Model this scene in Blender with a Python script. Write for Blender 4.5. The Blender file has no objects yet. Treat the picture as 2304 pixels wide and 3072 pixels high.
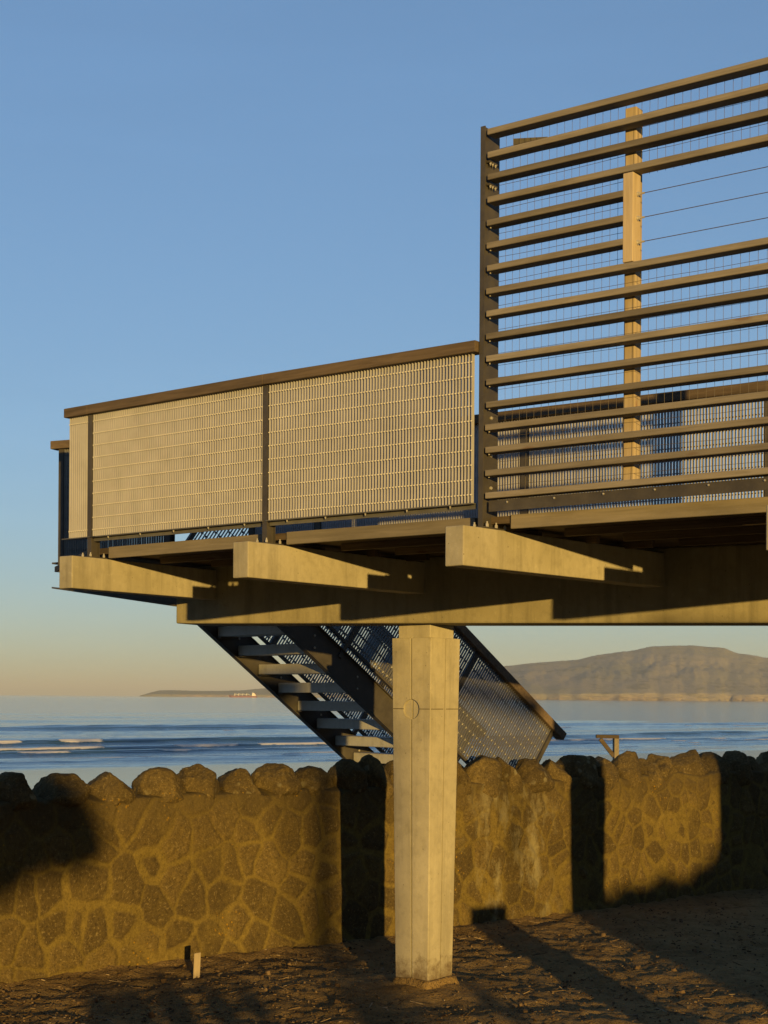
import bpy, bmesh, math, random
import numpy as np
from mathutils import Vector, Matrix, noise
V = Vector
random.seed(7)
scene = bpy.context.scene
COL = scene.collection
R = math.radians
CAMH = 2.14
SEA = -2.5
SUN_AZ = R(14.5)       # shadows run this far to the left of straight ahead
SUN_EL = R(3.9)

# ------------------------------------------------------------------ helpers
def tag(o, label=None, cat=None, group=None, kind=None):
    if label: o['label'] = label
    if cat: o['category'] = cat
    if group: o['group'] = group
    if kind: o['kind'] = kind
    return o

WM = {}
def empty(name, loc, rz=0.0):
    o = bpy.data.objects.new(name, None)
    COL.objects.link(o)
    o.location = loc
    o.rotation_euler = (0, 0, rz)
    o.empty_display_size = 0.2
    WM[o] = Matrix.Translation(V(loc)) @ Matrix.Rotation(rz, 4, 'Z')
    return o

class MB:
    """collects shapes and links them as one mesh object"""
    def __init__(s):
        s.v = []; s.f = []; s.mi = []; s.cur = 0
    def add(s, vs, fs):
        n = len(s.v); s.mi += [s.cur] * len(fs)
        s.v += [V(p) for p in vs]
        s.f += [tuple(i + n for i in f) for f in fs]
    def box(s, c, ax, ay, az, hx, hy, hz):
        c = V(c); ax = V(ax).normalized() * hx; ay = V(ay).normalized() * hy; az = V(az).normalized() * hz
        vs = [c + ax * i + ay * j + az * k for k in (-1, 1) for j in (-1, 1) for i in (-1, 1)]
        s.add(vs, [(0, 2, 3, 1), (4, 5, 7, 6), (0, 1, 5, 4), (2, 6, 7, 3), (0, 4, 6, 2), (1, 3, 7, 5)])
    def bar(s, p0, p1, side, hs, hu, up=None):
        """box from p0 to p1; half width hs along side, half height hu along up"""
        p0 = V(p0); p1 = V(p1); d = (p1 - p0)
        side = V(side).normalized()
        if up is None: up = d.cross(side)
        s.box((p0 + p1) / 2, d, side, up, d.length / 2, hs, hu)
    def hexa(s, bottom, top):
        """closed prism between two loops of equal length"""
        n = len(bottom)
        fs = [tuple(reversed(range(n))), tuple(range(n, 2 * n))]
        fs += [(i, (i + 1) % n, n + (i + 1) % n, n + i) for i in range(n)]
        s.add(list(bottom) + list(top), fs)
    def profile(s, pts, p0, p1, ax, ay):
        """closed section pts (in ax, ay) swept from p0 to p1"""
        p0 = V(p0); p1 = V(p1); ax = V(ax).normalized(); ay = V(ay).normalized()
        s.hexa([p0 + ax * x + ay * y for x, y in pts], [p1 + ax * x + ay * y for x, y in pts])
    def tube(s, p0, p1, r0, r1=None, n=8, caps=True):
        p0 = V(p0); p1 = V(p1); r1 = r0 if r1 is None else r1
        d = (p1 - p0).normalized()
        a = d.orthogonal().normalized(); b = d.cross(a)
        vs = []
        for p, r in ((p0, r0), (p1, r1)):
            for i in range(n):
                t = 2 * math.pi * i / n
                vs.append(p + (a * math.cos(t) + b * math.sin(t)) * r)
        fs = [(i, (i + 1) % n, n + (i + 1) % n, n + i) for i in range(n)]
        if caps: fs += [tuple(reversed(range(n))), tuple(range(n, 2 * n))]
        s.add(vs, fs)
    def build(s, name, mat, parent=None, world=True, bevel=0.0, seg=1, smooth=False, fix=True, mat2=None):
        me = bpy.data.meshes.new(name)
        vs = s.v
        if parent is not None and world:
            inv = WM[parent].inverted()
            vs = [inv @ p for p in vs]
        me.from_pydata([tuple(p) for p in vs], [], s.f)
        if any(s.mi): me.polygons.foreach_set('material_index', s.mi)
        if fix or bevel:
            bm = bmesh.new(); bm.from_mesh(me)
            if fix: bmesh.ops.recalc_face_normals(bm, faces=bm.faces)
            if bevel:
                es = [e for e in bm.edges if len(e.link_faces) == 2 and e.calc_face_angle(0) > 0.5]
                bmesh.ops.bevel(bm, geom=es, offset=bevel, segments=seg, affect='EDGES', profile=0.5)
            bm.to_mesh(me); bm.free()
        if smooth:
            for p in me.polygons: p.use_smooth = True
        me.materials.append(mat)
        if mat2: me.materials.append(mat2)
        o = bpy.data.objects.new(name, me)
        COL.objects.link(o)
        if parent is not None:
            o.parent = parent
            WM[o] = WM[parent].copy()
        else:
            WM[o] = Matrix.Identity(4)
        return o

# ------------------------------------------------------------------ materials
class NT:
    def __init__(s, name):
        s.m = bpy.data.materials.new(name); s.m.use_nodes = True
        s.t = s.m.node_tree; s.n = s.t.nodes; s.n.clear()
        s.out = s.n.new('ShaderNodeOutputMaterial')
        s.b = s.n.new('ShaderNodeBsdfPrincipled')
        s.L(s.b.outputs[0], s.out.inputs['Surface'])
        s.tc = s.n.new('ShaderNodeTexCoord')
    def L(s, a, b): s.t.links.new(a, b)
    def mapping(s, scale=(1, 1, 1), rot=(0, 0, 0), loc=(0, 0, 0), src=None):
        if rot != (0, 0, 0):
            q = s.n.new('ShaderNodeMapping'); q.inputs['Rotation'].default_value = rot
            s.L(src or s.tc.outputs['Object'], q.inputs['Vector']); src = q.outputs[0]
        m = s.n.new('ShaderNodeMapping')
        m.inputs['Scale'].default_value = scale
        m.inputs['Location'].default_value = loc
        s.L(src or s.tc.outputs['Object'], m.inputs['Vector'])
        return m.outputs[0]
    def noise(s, vec, scale, detail=4, rough=0.6, dist=0.0):
        n = s.n.new('ShaderNodeTexNoise')
        n.inputs['Scale'].default_value = scale; n.inputs['Detail'].default_value = detail
        n.inputs['Roughness'].default_value = rough; n.inputs['Distortion'].default_value = dist
        if vec is not None: s.L(vec, n.inputs['Vector'])
        return n
    def vor(s, vec, scale, feature='F1', rnd=1.0):
        n = s.n.new('ShaderNodeTexVoronoi'); n.feature = feature
        n.inputs['Scale'].default_value = scale; n.inputs['Randomness'].default_value = rnd
        s.L(vec, n.inputs['Vector'])
        return n
    def ramp(s, fac, stops):
        r = s.n.new('ShaderNodeValToRGB'); e = r.color_ramp.elements
        while len(e) < len(stops): e.new(0.5)
        for i, (p, c) in enumerate(stops):
            e[i].position = p
            e[i].color = (c, c, c, 1) if isinstance(c, (int, float)) else (*c, 1)
        s.L(fac, r.inputs[0])
        return r.outputs[0]
    def mix(s, fac, a, b, mode='MIX'):
        m = s.n.new('ShaderNodeMix'); m.data_type = 'RGBA'; m.blend_type = mode
        for sock, val in ((m.inputs[0], fac), (m.inputs[6], a), (m.inputs[7], b)):
            if isinstance(val, (int, float)): sock.default_value = val
            elif isinstance(val, tuple): sock.default_value = (*val, 1) if len(val) == 3 else val
            else: s.L(val, sock)
        return m.outputs[2]
    def math(s, op, a, b=None, c=None):
        m = s.n.new('ShaderNodeMath'); m.operation = op
        for i, val in enumerate((a, b, c)):
            if val is None: continue
            if isinstance(val, (int, float)): m.inputs[i].default_value = val
            else: s.L(val, m.inputs[i])
        return m.outputs[0]
    def bump(s, h, strength, dist, prev=None):
        b = s.n.new('ShaderNodeBump')
        b.inputs['Strength'].default_value = strength; b.inputs['Distance'].default_value = dist
        s.L(h, b.inputs['Height'])
        if prev is not None: s.L(prev, b.inputs['Normal'])
        return b.outputs[0]
    def attr(s, name):
        a = s.n.new('ShaderNodeAttribute'); a.attribute_name = name
        return a.outputs['Fac']
    def done(s, col=None, rough=0.8, normal=None, metallic=0.0, spec=0.3):
        if col is not None:
            if isinstance(col, tuple): s.b.inputs['Base Color'].default_value = (*col, 1)
            else: s.L(col, s.b.inputs['Base Color'])
        if isinstance(rough, (int, float)): s.b.inputs['Roughness'].default_value = rough
        else: s.L(rough, s.b.inputs['Roughness'])
        s.b.inputs['Metallic'].default_value = metallic
        s.b.inputs['Specular IOR Level'].default_value = spec
        if normal is not None: s.L(normal, s.b.inputs['Normal'])
        return s.m

def mat_concrete(name, base, dark, stain=0.5, soil=False):
    k = NT(name)
    o = k.tc.outputs['Object']
    big = k.noise(o, 1.7, 5, 0.62)
    st = k.noise(k.mapping((7, 7, 0.6)), 1.3, 6, 0.65)
    fine = k.noise(o, 90, 3, 0.7)
    mid = k.noise(o, 13, 5, 0.68)
    c = k.mix(k.ramp(big.outputs[0], [(0.35, 0.0), (0.68, 1.0)]), base, dark)
    c = k.mix(k.math('MULTIPLY', k.ramp(st.outputs[0], [(0.5, 0.0), (0.72, 1.0)]), stain), c, tuple(x * 0.5 for x in dark))
    c = k.mix(k.ramp(mid.outputs[0], [(0.32, 0.3), (0.5, 0.0)]), c, tuple(x * 0.62 for x in dark))
    c = k.mix(k.ramp(mid.outputs[0], [(0.6, 0.0), (0.72, 0.4)]), c, tuple(min(1, x * 1.22) for x in base))
    v = k.vor(o, 13)
    pin = k.ramp(v.outputs['Distance'], [(0.045, 1.0), (0.075, 0.0)])
    c = k.mix(k.math('MULTIPLY', pin, 0.6), c, tuple(x * 0.3 for x in dark))
    if soil:        # splashed soil and damp round the foot, ragged upper edge
        sx = k.n.new('ShaderNodeSeparateXYZ'); k.L(o, sx.inputs[0])
        hgt = k.math('ADD', sx.outputs[2], k.math('MULTIPLY', k.math('SUBTRACT', mid.outputs[0], 0.5), 0.55))
        c = k.mix(k.ramp(hgt, [(0.02, 0.85), (0.20, 0.0)]), c, (0.13, 0.09, 0.05))
    n = k.bump(mid.outputs[0], 0.3, 0.012)
    n = k.bump(fine.outputs[0], 0.3, 0.003, n)
    return k.done(c, 0.88, n)

def mat_timber(name, light, dark, rot, knots=0.6, grain=26):
    k = NT(name)
    oi = k.n.new('ShaderNodeObjectInfo')
    add = k.n.new('ShaderNodeVectorMath'); add.operation = 'ADD'
    sc = k.n.new('ShaderNodeVectorMath'); sc.operation = 'SCALE'
    sc.inputs[0].default_value = (37.0, 11.0, 23.0)
    k.L(oi.outputs['Random'], sc.inputs['Scale'])
    k.L(k.tc.outputs['Object'], add.inputs[0]); k.L(sc.outputs[0], add.inputs[1])
    src = add.outputs[0]
    g = k.noise(k.mapping((1.1, grain, grain) if rot is not None else (grain, grain, 1.1), (0, 0, rot or 0), src=src), 1.6, 6, 0.65, 0.6)
    blot = k.noise(k.mapping((1.2, 4, 4) if rot is not None else (4, 4, 1.2), (0, 0, rot or 0), src=src), 1.6, 4, 0.6)
    c = k.mix(k.ramp(g.outputs[0], [(0.3, 0.0), (0.7, 1.0)]), dark, light)
    c = k.mix(k.ramp(blot.outputs[0], [(0.45, 0.0), (0.72, 0.55)]), c, tuple(x * 0.6 for x in dark))
    kn = k.vor(k.mapping((2.0, 7, 7) if rot is not None else (7, 7, 2.0), (0, 0, rot or 0), src=src), 1.1)
    kf = k.ramp(kn.outputs['Distance'], [(0.07, 1.0), (0.14, 0.0)])
    c = k.mix(k.math('MULTIPLY', kf, knots), c, (dark[0] * 0.8, dark[1] * 0.5, dark[2] * 0.35))
    tone = k.math('ADD', k.math('MULTIPLY', oi.outputs['Random'], 0.5), 0.75)
    c = k.mix(1.0, c, tone, 'MULTIPLY')
    n = k.bump(g.outputs[0], 0.35, 0.004)
    return k.done(c, 0.8, n)

def mat_paint(name, col, rough=0.45, spec=0.4):
    k = NT(name)
    b = k.noise(k.tc.outputs['Object'], 5, 5, 0.7)
    f = k.noise(k.tc.outputs['Object'], 60, 3, 0.7)
    c = k.mix(k.ramp(b.outputs[0], [(0.4, 0.0), (0.75, 1.0)]), col, tuple(x * 1.5 + 0.01 for x in col))
    c = k.mix(k.ramp(f.outputs[0], [(0.66, 0.0), (0.74, 0.4)]), c, (0.14, 0.12, 0.09))
    return k.done(c, k.ramp(b.outputs[0], [(0.3, rough), (0.7, rough + 0.2)]), k.bump(f.outputs[0], 0.1, 0.002), spec=spec)

def mat_plain(name, col, rough=0.7, metallic=0.0):
    k = NT(name)
    n = k.noise(k.tc.outputs['Object'], 7, 4, 0.6)
    c = k.mix(n.outputs[0], tuple(x * 0.75 for x in col), tuple(min(1, x * 1.2) for x in col))
    return k.done(c, rough, metallic=metallic)

M = {}
M['concrete'] = mat_concrete('pale_concrete', (0.45, 0.42, 0.325), (0.33, 0.305, 0.225), 0.5)
M['col_conc'] = mat_concrete('column_concrete', (0.50, 0.465, 0.355), (0.38, 0.35, 0.265), 0.45, True)
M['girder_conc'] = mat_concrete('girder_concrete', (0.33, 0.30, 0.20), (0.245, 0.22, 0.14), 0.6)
M['slat'] = mat_timber('weathered_slat_timber', (0.27, 0.245, 0.215), (0.175, 0.155, 0.13), R(34.5))
M['rail'] = mat_timber('weathered_rail_timber', (0.20, 0.15, 0.105), (0.10, 0.074, 0.05), R(37), 0.4)
M['fascia'] = mat_timber('fascia_timber', (0.25, 0.22, 0.175), (0.17, 0.15, 0.115), R(36))
M['post_t'] = mat_timber('fresh_post_timber', (0.58, 0.49, 0.35), (0.46, 0.365, 0.24), None, 0.7, 14)
M['deck_t'] = mat_timber('deck_plank_timber', (0.16, 0.12, 0.08), (0.08, 0.06, 0.04), R(36))
M['steel'] = mat_paint('dark_brown_painted_steel', (0.055, 0.05, 0.045))
M['steel_b'] = mat_paint('grey_painted_steel', (0.10, 0.10, 0.10), 0.4)
M['galv'] = mat_plain('galvanised_grating', (0.43, 0.435, 0.48), 0.55)
M['galv_d'] = mat_plain('galvanised_cross_rod', (0.54, 0.53, 0.50), 0.5)
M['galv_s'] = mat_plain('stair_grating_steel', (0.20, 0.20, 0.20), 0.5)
M['bolt'] = mat_plain('galvanised_bolt', (0.55, 0.53, 0.48), 0.35, 0.4)
M['wire'] = mat_plain('dull_mesh_wire', (0.10, 0.085, 0.07), 0.6)
M['tread'] = mat_concrete('precast_tread', (0.50, 0.50, 0.48), (0.40, 0.40, 0.39), 0.2)

# stone wall: rubble set in wide smeared mortar
def mat_wall(name, coping=False):
    k = NT(name)
    o = k.tc.outputs['Object']
    def vmath(op, a, b=None, sc=None):
        n = k.n.new('ShaderNodeVectorMath'); n.operation = op
        k.L(a, n.inputs[0])
        if b is not None:
            if isinstance(b, tuple): n.inputs[1].default_value = b
            else: k.L(b, n.inputs[1])
        if sc is not None: n.inputs['Scale'].default_value = sc
        return n.outputs[0]
    fine = k.noise(o, 75, 4, 0.8)
    med = k.noise(o, 24, 4, 0.7)
    big = k.noise(o, 0.9, 4, 0.6)
    if coping:
        oi = k.n.new('ShaderNodeObjectInfo')
        st = k.mix(oi.outputs['Random'], (0.115, 0.085, 0.038), (0.20, 0.148, 0.06))
        st = k.mix(k.ramp(k.noise(o, 5, 4, 0.7).outputs[0], [(0.4, 0.0), (0.65, 0.7)]), st, (0.075, 0.056, 0.03))
    else:
        cidn = k.attr('cid')
        rel = k.math('ADD', k.attr('edge'), k.math('MULTIPLY', k.math('SUBTRACT', med.outputs[0], 0.5), 0.022))
        mr = k.n.new('ShaderNodeMapRange'); mr.interpolation_type = 'SMOOTHSTEP'
        mr.inputs['From Min'].default_value = -0.012; mr.inputs['From Max'].default_value = 0.018
        k.L(rel, mr.inputs['Value'])
        sf = mr.outputs[0]
        st = k.mix(cidn, (0.092, 0.067, 0.028), (0.178, 0.128, 0.046))
    st = k.mix(k.ramp(med.outputs[0], [(0.35, 0.0), (0.7, 0.7)]), st, (0.07, 0.054, 0.028))
    st = k.mix(k.ramp(fine.outputs[0], [(0.3, 0.7), (0.48, 0.0)]), st, (0.028, 0.022, 0.014))
    st = k.mix(k.math('MULTIPLY', k.ramp(fine.outputs[0], [(0.6, 0.0), (0.68, 1.0)]), 0.65), st, (0.30, 0.24, 0.12))
    grit = k.noise(o, 38, 3, 0.8)
    st = k.mix(k.math('MULTIPLY', k.ramp(grit.outputs[0], [(0.58, 0.0), (0.66, 1.0)]), 0.5), st, (0.30, 0.235, 0.11))
    st = k.mix(k.math('MULTIPLY', k.ramp(grit.outputs[0], [(0.34, 1.0), (0.42, 0.0)]), 0.6), st, (0.035, 0.026, 0.015))
    if coping:
        c = st
    else:
        mo = k.mix(k.ramp(big.outputs[0], [(0.35, 0.0), (0.65, 1.0)]), (0.185, 0.140, 0.040), (0.245, 0.183, 0.054))
        mo = k.mix(k.ramp(med.outputs[0], [(0.35, 0.6), (0.62, 0.0)]), mo, (0.095, 0.07, 0.024))
        mo = k.mix(k.ramp(fine.outputs[0], [(0.35, 0.5), (0.5, 0.0)]), mo, (0.07, 0.052, 0.018))
        mo = k.mix(k.math('MULTIPLY', k.ramp(grit.outputs[0], [(0.36, 1.0), (0.44, 0.0)]), 0.4), mo, (0.08, 0.058, 0.02))
        c = k.mix(sf, mo, st)
        smear = k.ramp(k.noise(o, 2.1, 5, 0.65).outputs[0], [(0.5, 0.0), (0.64, 0.75)])
        c = k.mix(smear, c, k.mix(0.45, mo, st))
        # brown weathering near the head of the wall
        sx = k.n.new('ShaderNodeSeparateXYZ'); k.L(o, sx.inputs[0])
        head = k.math('MULTIPLY', k.ramp(k.math('ADD', sx.outputs[2], k.math('MULTIPLY', big.outputs[0], 0.3)), [(1.25, 0.0), (1.45, 0.6)]) if False else k.ramp(k.math('SUBTRACT', k.math('ADD', sx.outputs[2], k.math('MULTIPLY', big.outputs[0], 0.4)), 0.9), [(0.3, 0.0), (0.62, 0.6)]), 1.0)
        c = k.mix(head, c, (0.085, 0.066, 0.036))
    lv = k.vor(o, 26); ln = k.noise(o, 2.0, 3, 0.6)
    lf = k.math('MULTIPLY', k.ramp(lv.outputs['Distance'], [(0.18, 1.0), (0.26, 0.0)]), k.ramp(ln.outputs[0], [(0.6, 0.0), (0.66, 1.0)]))
    c = k.mix(k.math('MULTIPLY', lf, 0.8), c, (0.34, 0.20, 0.02))
    if not coping:
        zone = k.math('MULTIPLY', k.ramp(k.math('DIVIDE', k.math('SUBTRACT', sx.outputs[0], 4.2), 1.5), [(0.0, 0.0), (0.35, 1.0), (0.75, 1.0), (1.0, 0.0)]),
                      k.ramp(k.noise(k.mapping((4, 4, 1.6)), 1.4, 5, 0.65).outputs[0], [(0.5, 0.0), (0.64, 0.6)]))
        c = k.mix(zone, c, (0.32, 0.29, 0.18))
    else:
        gl = k.math('MULTIPLY', k.ramp(k.vor(o, 11).outputs['Distance'], [(0.25, 1.0), (0.36, 0.0)]), k.ramp(k.noise(o, 2.7, 3, 0.6).outputs[0], [(0.56, 0.0), (0.62, 1.0)]))
        c = k.mix(k.math('MULTIPLY', gl, 0.6), c, (0.30, 0.27, 0.16))
    n = k.bump(fine.outputs[0], 0.8, 0.008)
    n = k.bump(med.outputs[0], 0.7, 0.02, n)
    return k.done(c, 0.95, n, spec=0.1)
M['wall'] = mat_wall('rubble_in_mortar')
M['coping'] = mat_wall('coping_stone_rock', True)

def mat_ground():
    k = NT('trodden_earth')
    o = k.tc.outputs['Object']
    a = k.noise(o, 0.8, 5, 0.6); b = k.noise(o, 6, 5, 0.7); f = k.noise(o, 45, 4, 0.75)
    c = k.mix(k.ramp(a.outputs[0], [(0.35, 0.0), (0.65, 1.0)]), (0.25, 0.17, 0.072), (0.37, 0.255, 0.112))
    c = k.mix(k.ramp(b.outputs[0], [(0.32, 0.6), (0.55, 0.0)]), c, (0.13, 0.082, 0.036))
    c = k.mix(k.ramp(f.outputs[0], [(0.6, 0.0), (0.7, 0.5)]), c, (0.22, 0.17, 0.10))
    v = k.vor(o, 30)
    n = k.bump(b.outputs[0], 1.0, 0.09)
    n = k.bump(k.ramp(v.outputs['Distance'], [(0.0, 1.0), (0.5, 0.0)]), 0.6, 0.03, n)
    n = k.bump(f.outputs[0], 1.0, 0.022, n)
    return k.done(c, 0.95, n, spec=0.1)
M['ground'] = mat_ground()

def mat_litter():
    k = NT('bark_and_stone_litter')
    a = k.attr('tone')
    c = k.ramp(a, [(0.0, (0.05, 0.03, 0.016)), (0.4, (0.12, 0.08, 0.045)), (0.85, (0.19, 0.135, 0.08)), (1.0, (0.38, 0.30, 0.20))])
    return k.done(c, 0.9, spec=0.1)
M['litter'] = mat_litter()

def mat_sand():
    k = NT('wet_sand')
    o = k.tc.outputs['Object']
    n1 = k.noise(k.mapping((0.25, 0.02, 1)), 1.0, 4, 0.6)
    a = k.attr('wet')
    c = k.mix(a, (0.30, 0.24, 0.17), (0.10, 0.085, 0.065))
    r = k.math('SUBTRACT', 0.75, k.math('MULTIPLY', a, 0.62))
    return k.done(c, r, k.bump(n1.outputs[0], 0.15, 0.02), spec=0.5)
M['sand'] = mat_sand()

def mat_sea():
    k = NT('sea_water')
    rot = (0, 0, R(-38.7))
    w1 = k.noise(k.mapping((0.07, 0.55, 1), rot), 1.0, 6, 0.65)
    w2 = k.noise(k.mapping((0.5, 2.6, 1), rot), 1.0, 4, 0.62)
    w3 = k.noise(k.mapping((0.010, 0.09, 1), (0, 0, R(-24))), 1.0, 4, 0.6)
    foam = k.attr('foam')
    lace = k.noise(k.mapping((1.1, 3.0, 3.0), rot), 1.0, 5, 0.8)
    ff = k.ramp(k.math('ADD', foam, k.math('MULTIPLY', k.math('SUBTRACT', lace.outputs[0], 0.5), 1.1)), [(0.40, 0.0), (0.62, 1.0)])
    ff = k.math('MULTIPLY', ff, k.ramp(foam, [(0.05, 0.0), (0.25, 1.0)]))
    c = k.mix(ff, (0.03, 0.07, 0.10), (0.74, 0.71, 0.66))
    n = k.bump(w3.outputs[0], 0.30, 2.0)
    n = k.bump(w1.outputs[0], 0.28, 0.34, n)
    n = k.bump(w2.outputs[0], 0.60, 0.09, n)
    r = k.math('ADD', 0.06, k.math('MULTIPLY', ff, 0.8))
    k.b.inputs['IOR'].default_value = 1.33
    return k.done(c, r, n, spec=0.5)
M['sea'] = mat_sea()

def mat_hill(name, grass, grass2, cliff):
    k = NT(name)
    o = k.tc.outputs['Object']
    a = k.noise(k.mapping((0.0025, 0.0012, 0.012)), 1.0, 6, 0.62)
    b = k.noise(k.mapping((0.010, 0.004, 0.035)), 1.0, 6, 0.7)
    f = k.noise(k.mapping((0.03, 0.012, 0.08)), 1.0, 4, 0.7)
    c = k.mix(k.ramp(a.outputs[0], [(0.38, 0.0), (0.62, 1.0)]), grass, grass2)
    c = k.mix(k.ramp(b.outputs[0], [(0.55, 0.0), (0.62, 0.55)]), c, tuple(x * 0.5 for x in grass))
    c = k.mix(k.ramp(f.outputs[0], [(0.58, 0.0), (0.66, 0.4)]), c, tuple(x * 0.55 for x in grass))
    cl = k.attr('cliff')
    cn = k.math('MULTIPLY', cl, k.ramp(k.noise(k.mapping((0.004, 0.004, 0.01)), 1.0, 5, 0.6).outputs[0], [(0.45, 0.15), (0.58, 1.0)]))
    c = k.mix(cn, c, k.mix(k.ramp(f.outputs[0], [(0.45, 0.0), (0.55, 1.0)]), cliff, tuple(x * 0.6 for x in cliff)))
    return k.done(c, 1.0, k.bump(b.outputs[0], 0.7, 14.0), spec=0.0)
M['hill'] = mat_hill('hazed_hill_pasture', (0.28, 0.275, 0.22), (0.37, 0.325, 0.26), (0.36, 0.29, 0.22))  # hill colours lifted paler and greyer to stand in for extra haze
M['head'] = mat_hill('headland_pasture', (0.17, 0.18, 0.12), (0.24, 0.22, 0.14), (0.42, 0.31, 0.22))
M['leaf'] = mat_plain('dark_leaves', (0.05, 0.07, 0.03), 0.7)
M['bark'] = mat_plain('tree_bark', (0.09, 0.07, 0.05), 0.9)
M['stake'] = mat_timber('pale_split_stake', (0.36, 0.30, 0.21), (0.26, 0.21, 0.14), None, 0.2, 40)
M['joint'] = mat_plain('dirty_joint', (0.10, 0.08, 0.05), 0.95)
M['hull'] = mat_plain('red_brown_hull', (0.22, 0.06, 0.04), 0.6)
M['shipw'] = mat_plain('white_ship_paint', (0.9, 0.86, 0.78), 0.5)
M['shipd'] = mat_plain('dark_ship_paint', (0.10, 0.07, 0.06), 0.6)

# ------------------------------------------------------------------ camera
roll = R(0.39)
cam_d = bpy.data.cameras.new('camera'); cam = bpy.data.objects.new('camera', cam_d)
COL.objects.link(cam)
cam_d.sensor_fit = 'HORIZONTAL'; cam_d.sensor_width = 36.0
cam_d.lens = 36.0 * 3300 / 1659
cam_d.shift_y = 400.5 / 1659
cam_d.clip_start = 0.1; cam_d.clip_end = 200000
cr, sr = math.cos(roll), math.sin(roll)
cam.matrix_world = Matrix(((cr, -sr, 0, 0), (0, 0, -1, 0), (sr, cr, 0, CAMH), (0, 0, 0, 1)))
scene.camera = cam

# ------------------------------------------------------------------ light
w = bpy.data.worlds.new('World'); scene.world = w; w.use_nodes = True
wn = w.node_tree.nodes; wl = w.node_tree.links
bg = wn['Background']
sky = wn.new('ShaderNodeTexSky'); sky.sky_type = 'NISHITA'; sky.sun_disc = False
sky.sun_elevation = SUN_EL
sun_dir = V((math.sin(SUN_AZ), -math.cos(SUN_AZ), 0))      # toward the sun on the ground plan
sky.sun_rotation = math.atan2(sun_dir.x, sun_dir.y)
sky.altitude = 0; sky.air_density = 1.0; sky.dust_density = 0.0; sky.ozone_density = 2.7
gm = wn.new('ShaderNodeGamma'); gm.inputs['Gamma'].default_value = 0.61
mu = wn.new('ShaderNodeMix'); mu.data_type = 'RGBA'; mu.blend_type = 'MULTIPLY'; mu.clamp_result = False
mu.inputs[0].default_value = 1.0; mu.inputs[7].default_value = (1.10, 1.33, 1.70, 1)
# faint high wisps
tcc = wn.new('ShaderNodeTexCoord'); mpc = wn.new('ShaderNodeMapping'); mpc.inputs['Scale'].default_value = (1.2, 1.2, 7.0)
nzc = wn.new('ShaderNodeTexNoise'); nzc.inputs['Scale'].default_value = 2.2; nzc.inputs['Detail'].default_value = 5; nzc.inputs['Roughness'].default_value = 0.55
rmc = wn.new('ShaderNodeMapRange'); rmc.inputs['From Min'].default_value = 0.45; rmc.inputs['From Max'].default_value = 0.75; rmc.inputs['To Min'].default_value = 1.0; rmc.inputs['To Max'].default_value = 1.09
mxc = wn.new('ShaderNodeMix'); mxc.data_type = 'RGBA'; mxc.blend_type = 'MULTIPLY'; mxc.inputs[0].default_value = 1.0
wl.new(tcc.outputs['Generated'], mpc.inputs[0]); wl.new(mpc.outputs[0], nzc.inputs['Vector']); wl.new(nzc.outputs[0], rmc.inputs['Value'])
wl.new(sky.outputs[0], mxc.inputs[6]); wl.new(rmc.outputs[0], mxc.inputs[7])
wl.new(mxc.outputs[2], gm.inputs[0]); wl.new(gm.outputs[0], mu.inputs[6])
# added mask cuts the inland sky's light to deepen shade; sea side untouched
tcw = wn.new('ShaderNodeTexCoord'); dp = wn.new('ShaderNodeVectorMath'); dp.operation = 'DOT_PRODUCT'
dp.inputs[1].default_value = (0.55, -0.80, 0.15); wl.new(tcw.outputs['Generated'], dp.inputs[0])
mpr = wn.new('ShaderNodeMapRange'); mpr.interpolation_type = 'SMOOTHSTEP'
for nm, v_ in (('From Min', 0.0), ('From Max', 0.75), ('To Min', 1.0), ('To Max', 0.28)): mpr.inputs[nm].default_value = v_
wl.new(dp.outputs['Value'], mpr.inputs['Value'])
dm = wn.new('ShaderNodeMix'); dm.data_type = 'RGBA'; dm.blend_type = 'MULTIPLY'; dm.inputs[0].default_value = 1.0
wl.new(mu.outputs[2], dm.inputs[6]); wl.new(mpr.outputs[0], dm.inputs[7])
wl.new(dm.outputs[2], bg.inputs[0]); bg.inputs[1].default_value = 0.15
sd = bpy.data.lights.new('sun', 'SUN'); so = bpy.data.objects.new('sun', sd); COL.objects.link(so)
sd.energy = 4.9; sd.angle = R(0.53); sd.color = (1.0, 0.63, 0.17)
ld = V((-math.sin(SUN_AZ) * math.cos(SUN_EL), math.cos(SUN_AZ) * math.cos(SUN_EL), -math.sin(SUN_EL)))
so.rotation_euler = ld.to_track_quat('-Z', 'Y').to_euler()
so.location = (10, -30, 12)
scene.view_settings.view_transform = 'Standard'; scene.view_settings.look = 'None'
scene.view_settings.gamma = 1; scene.view_settings.exposure = 0.4
scene.cycles.max_bounces = 6

UP = V((0, 0, 1))
def z_(rel): return CAMH + rel
def P2(a, z): return V((a[0], a[1], z))

# ------------------------------------------------------------------ walkway plan
def dirv(deg): return V((-math.cos(R(deg)), math.sin(R(deg)), 0))      # along the edge, going away to the left
B1, B2, B3 = dirv(38.8), dirv(36.8), dirv(34.3)
N3 = V((0.555, 9.10, 0)); N2 = N3 + B2 * 1.69; N1 = N2 + B1 * 1.762
N0 = N1 + B1 * 0.265
N4 = N3 - B3 * 1.957
B4 = dirv(32.0); N5 = N4 - B4 * 1.80
B5 = dirv(30.0); N6 = N5 - B5 * 1.80
def nrm(b): return V((b.y, -b.x, 0))      # inward (away from the sea-front side)
def unit(x, y): return V((x, y, 0)).normalized()
D1, D2, D3, D4, D5, D6 = unit(.6, .8), unit(.63, .777), unit(.67, .742), unit(.70, .714), unit(.72, .69), unit(.74, .67)
GE = V((-1.691, 12.38, 0)); GD = V((.888, -.46, 0)).normalized()
GN = V((-GD.y, GD.x, 0))                  # away from the camera
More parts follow.
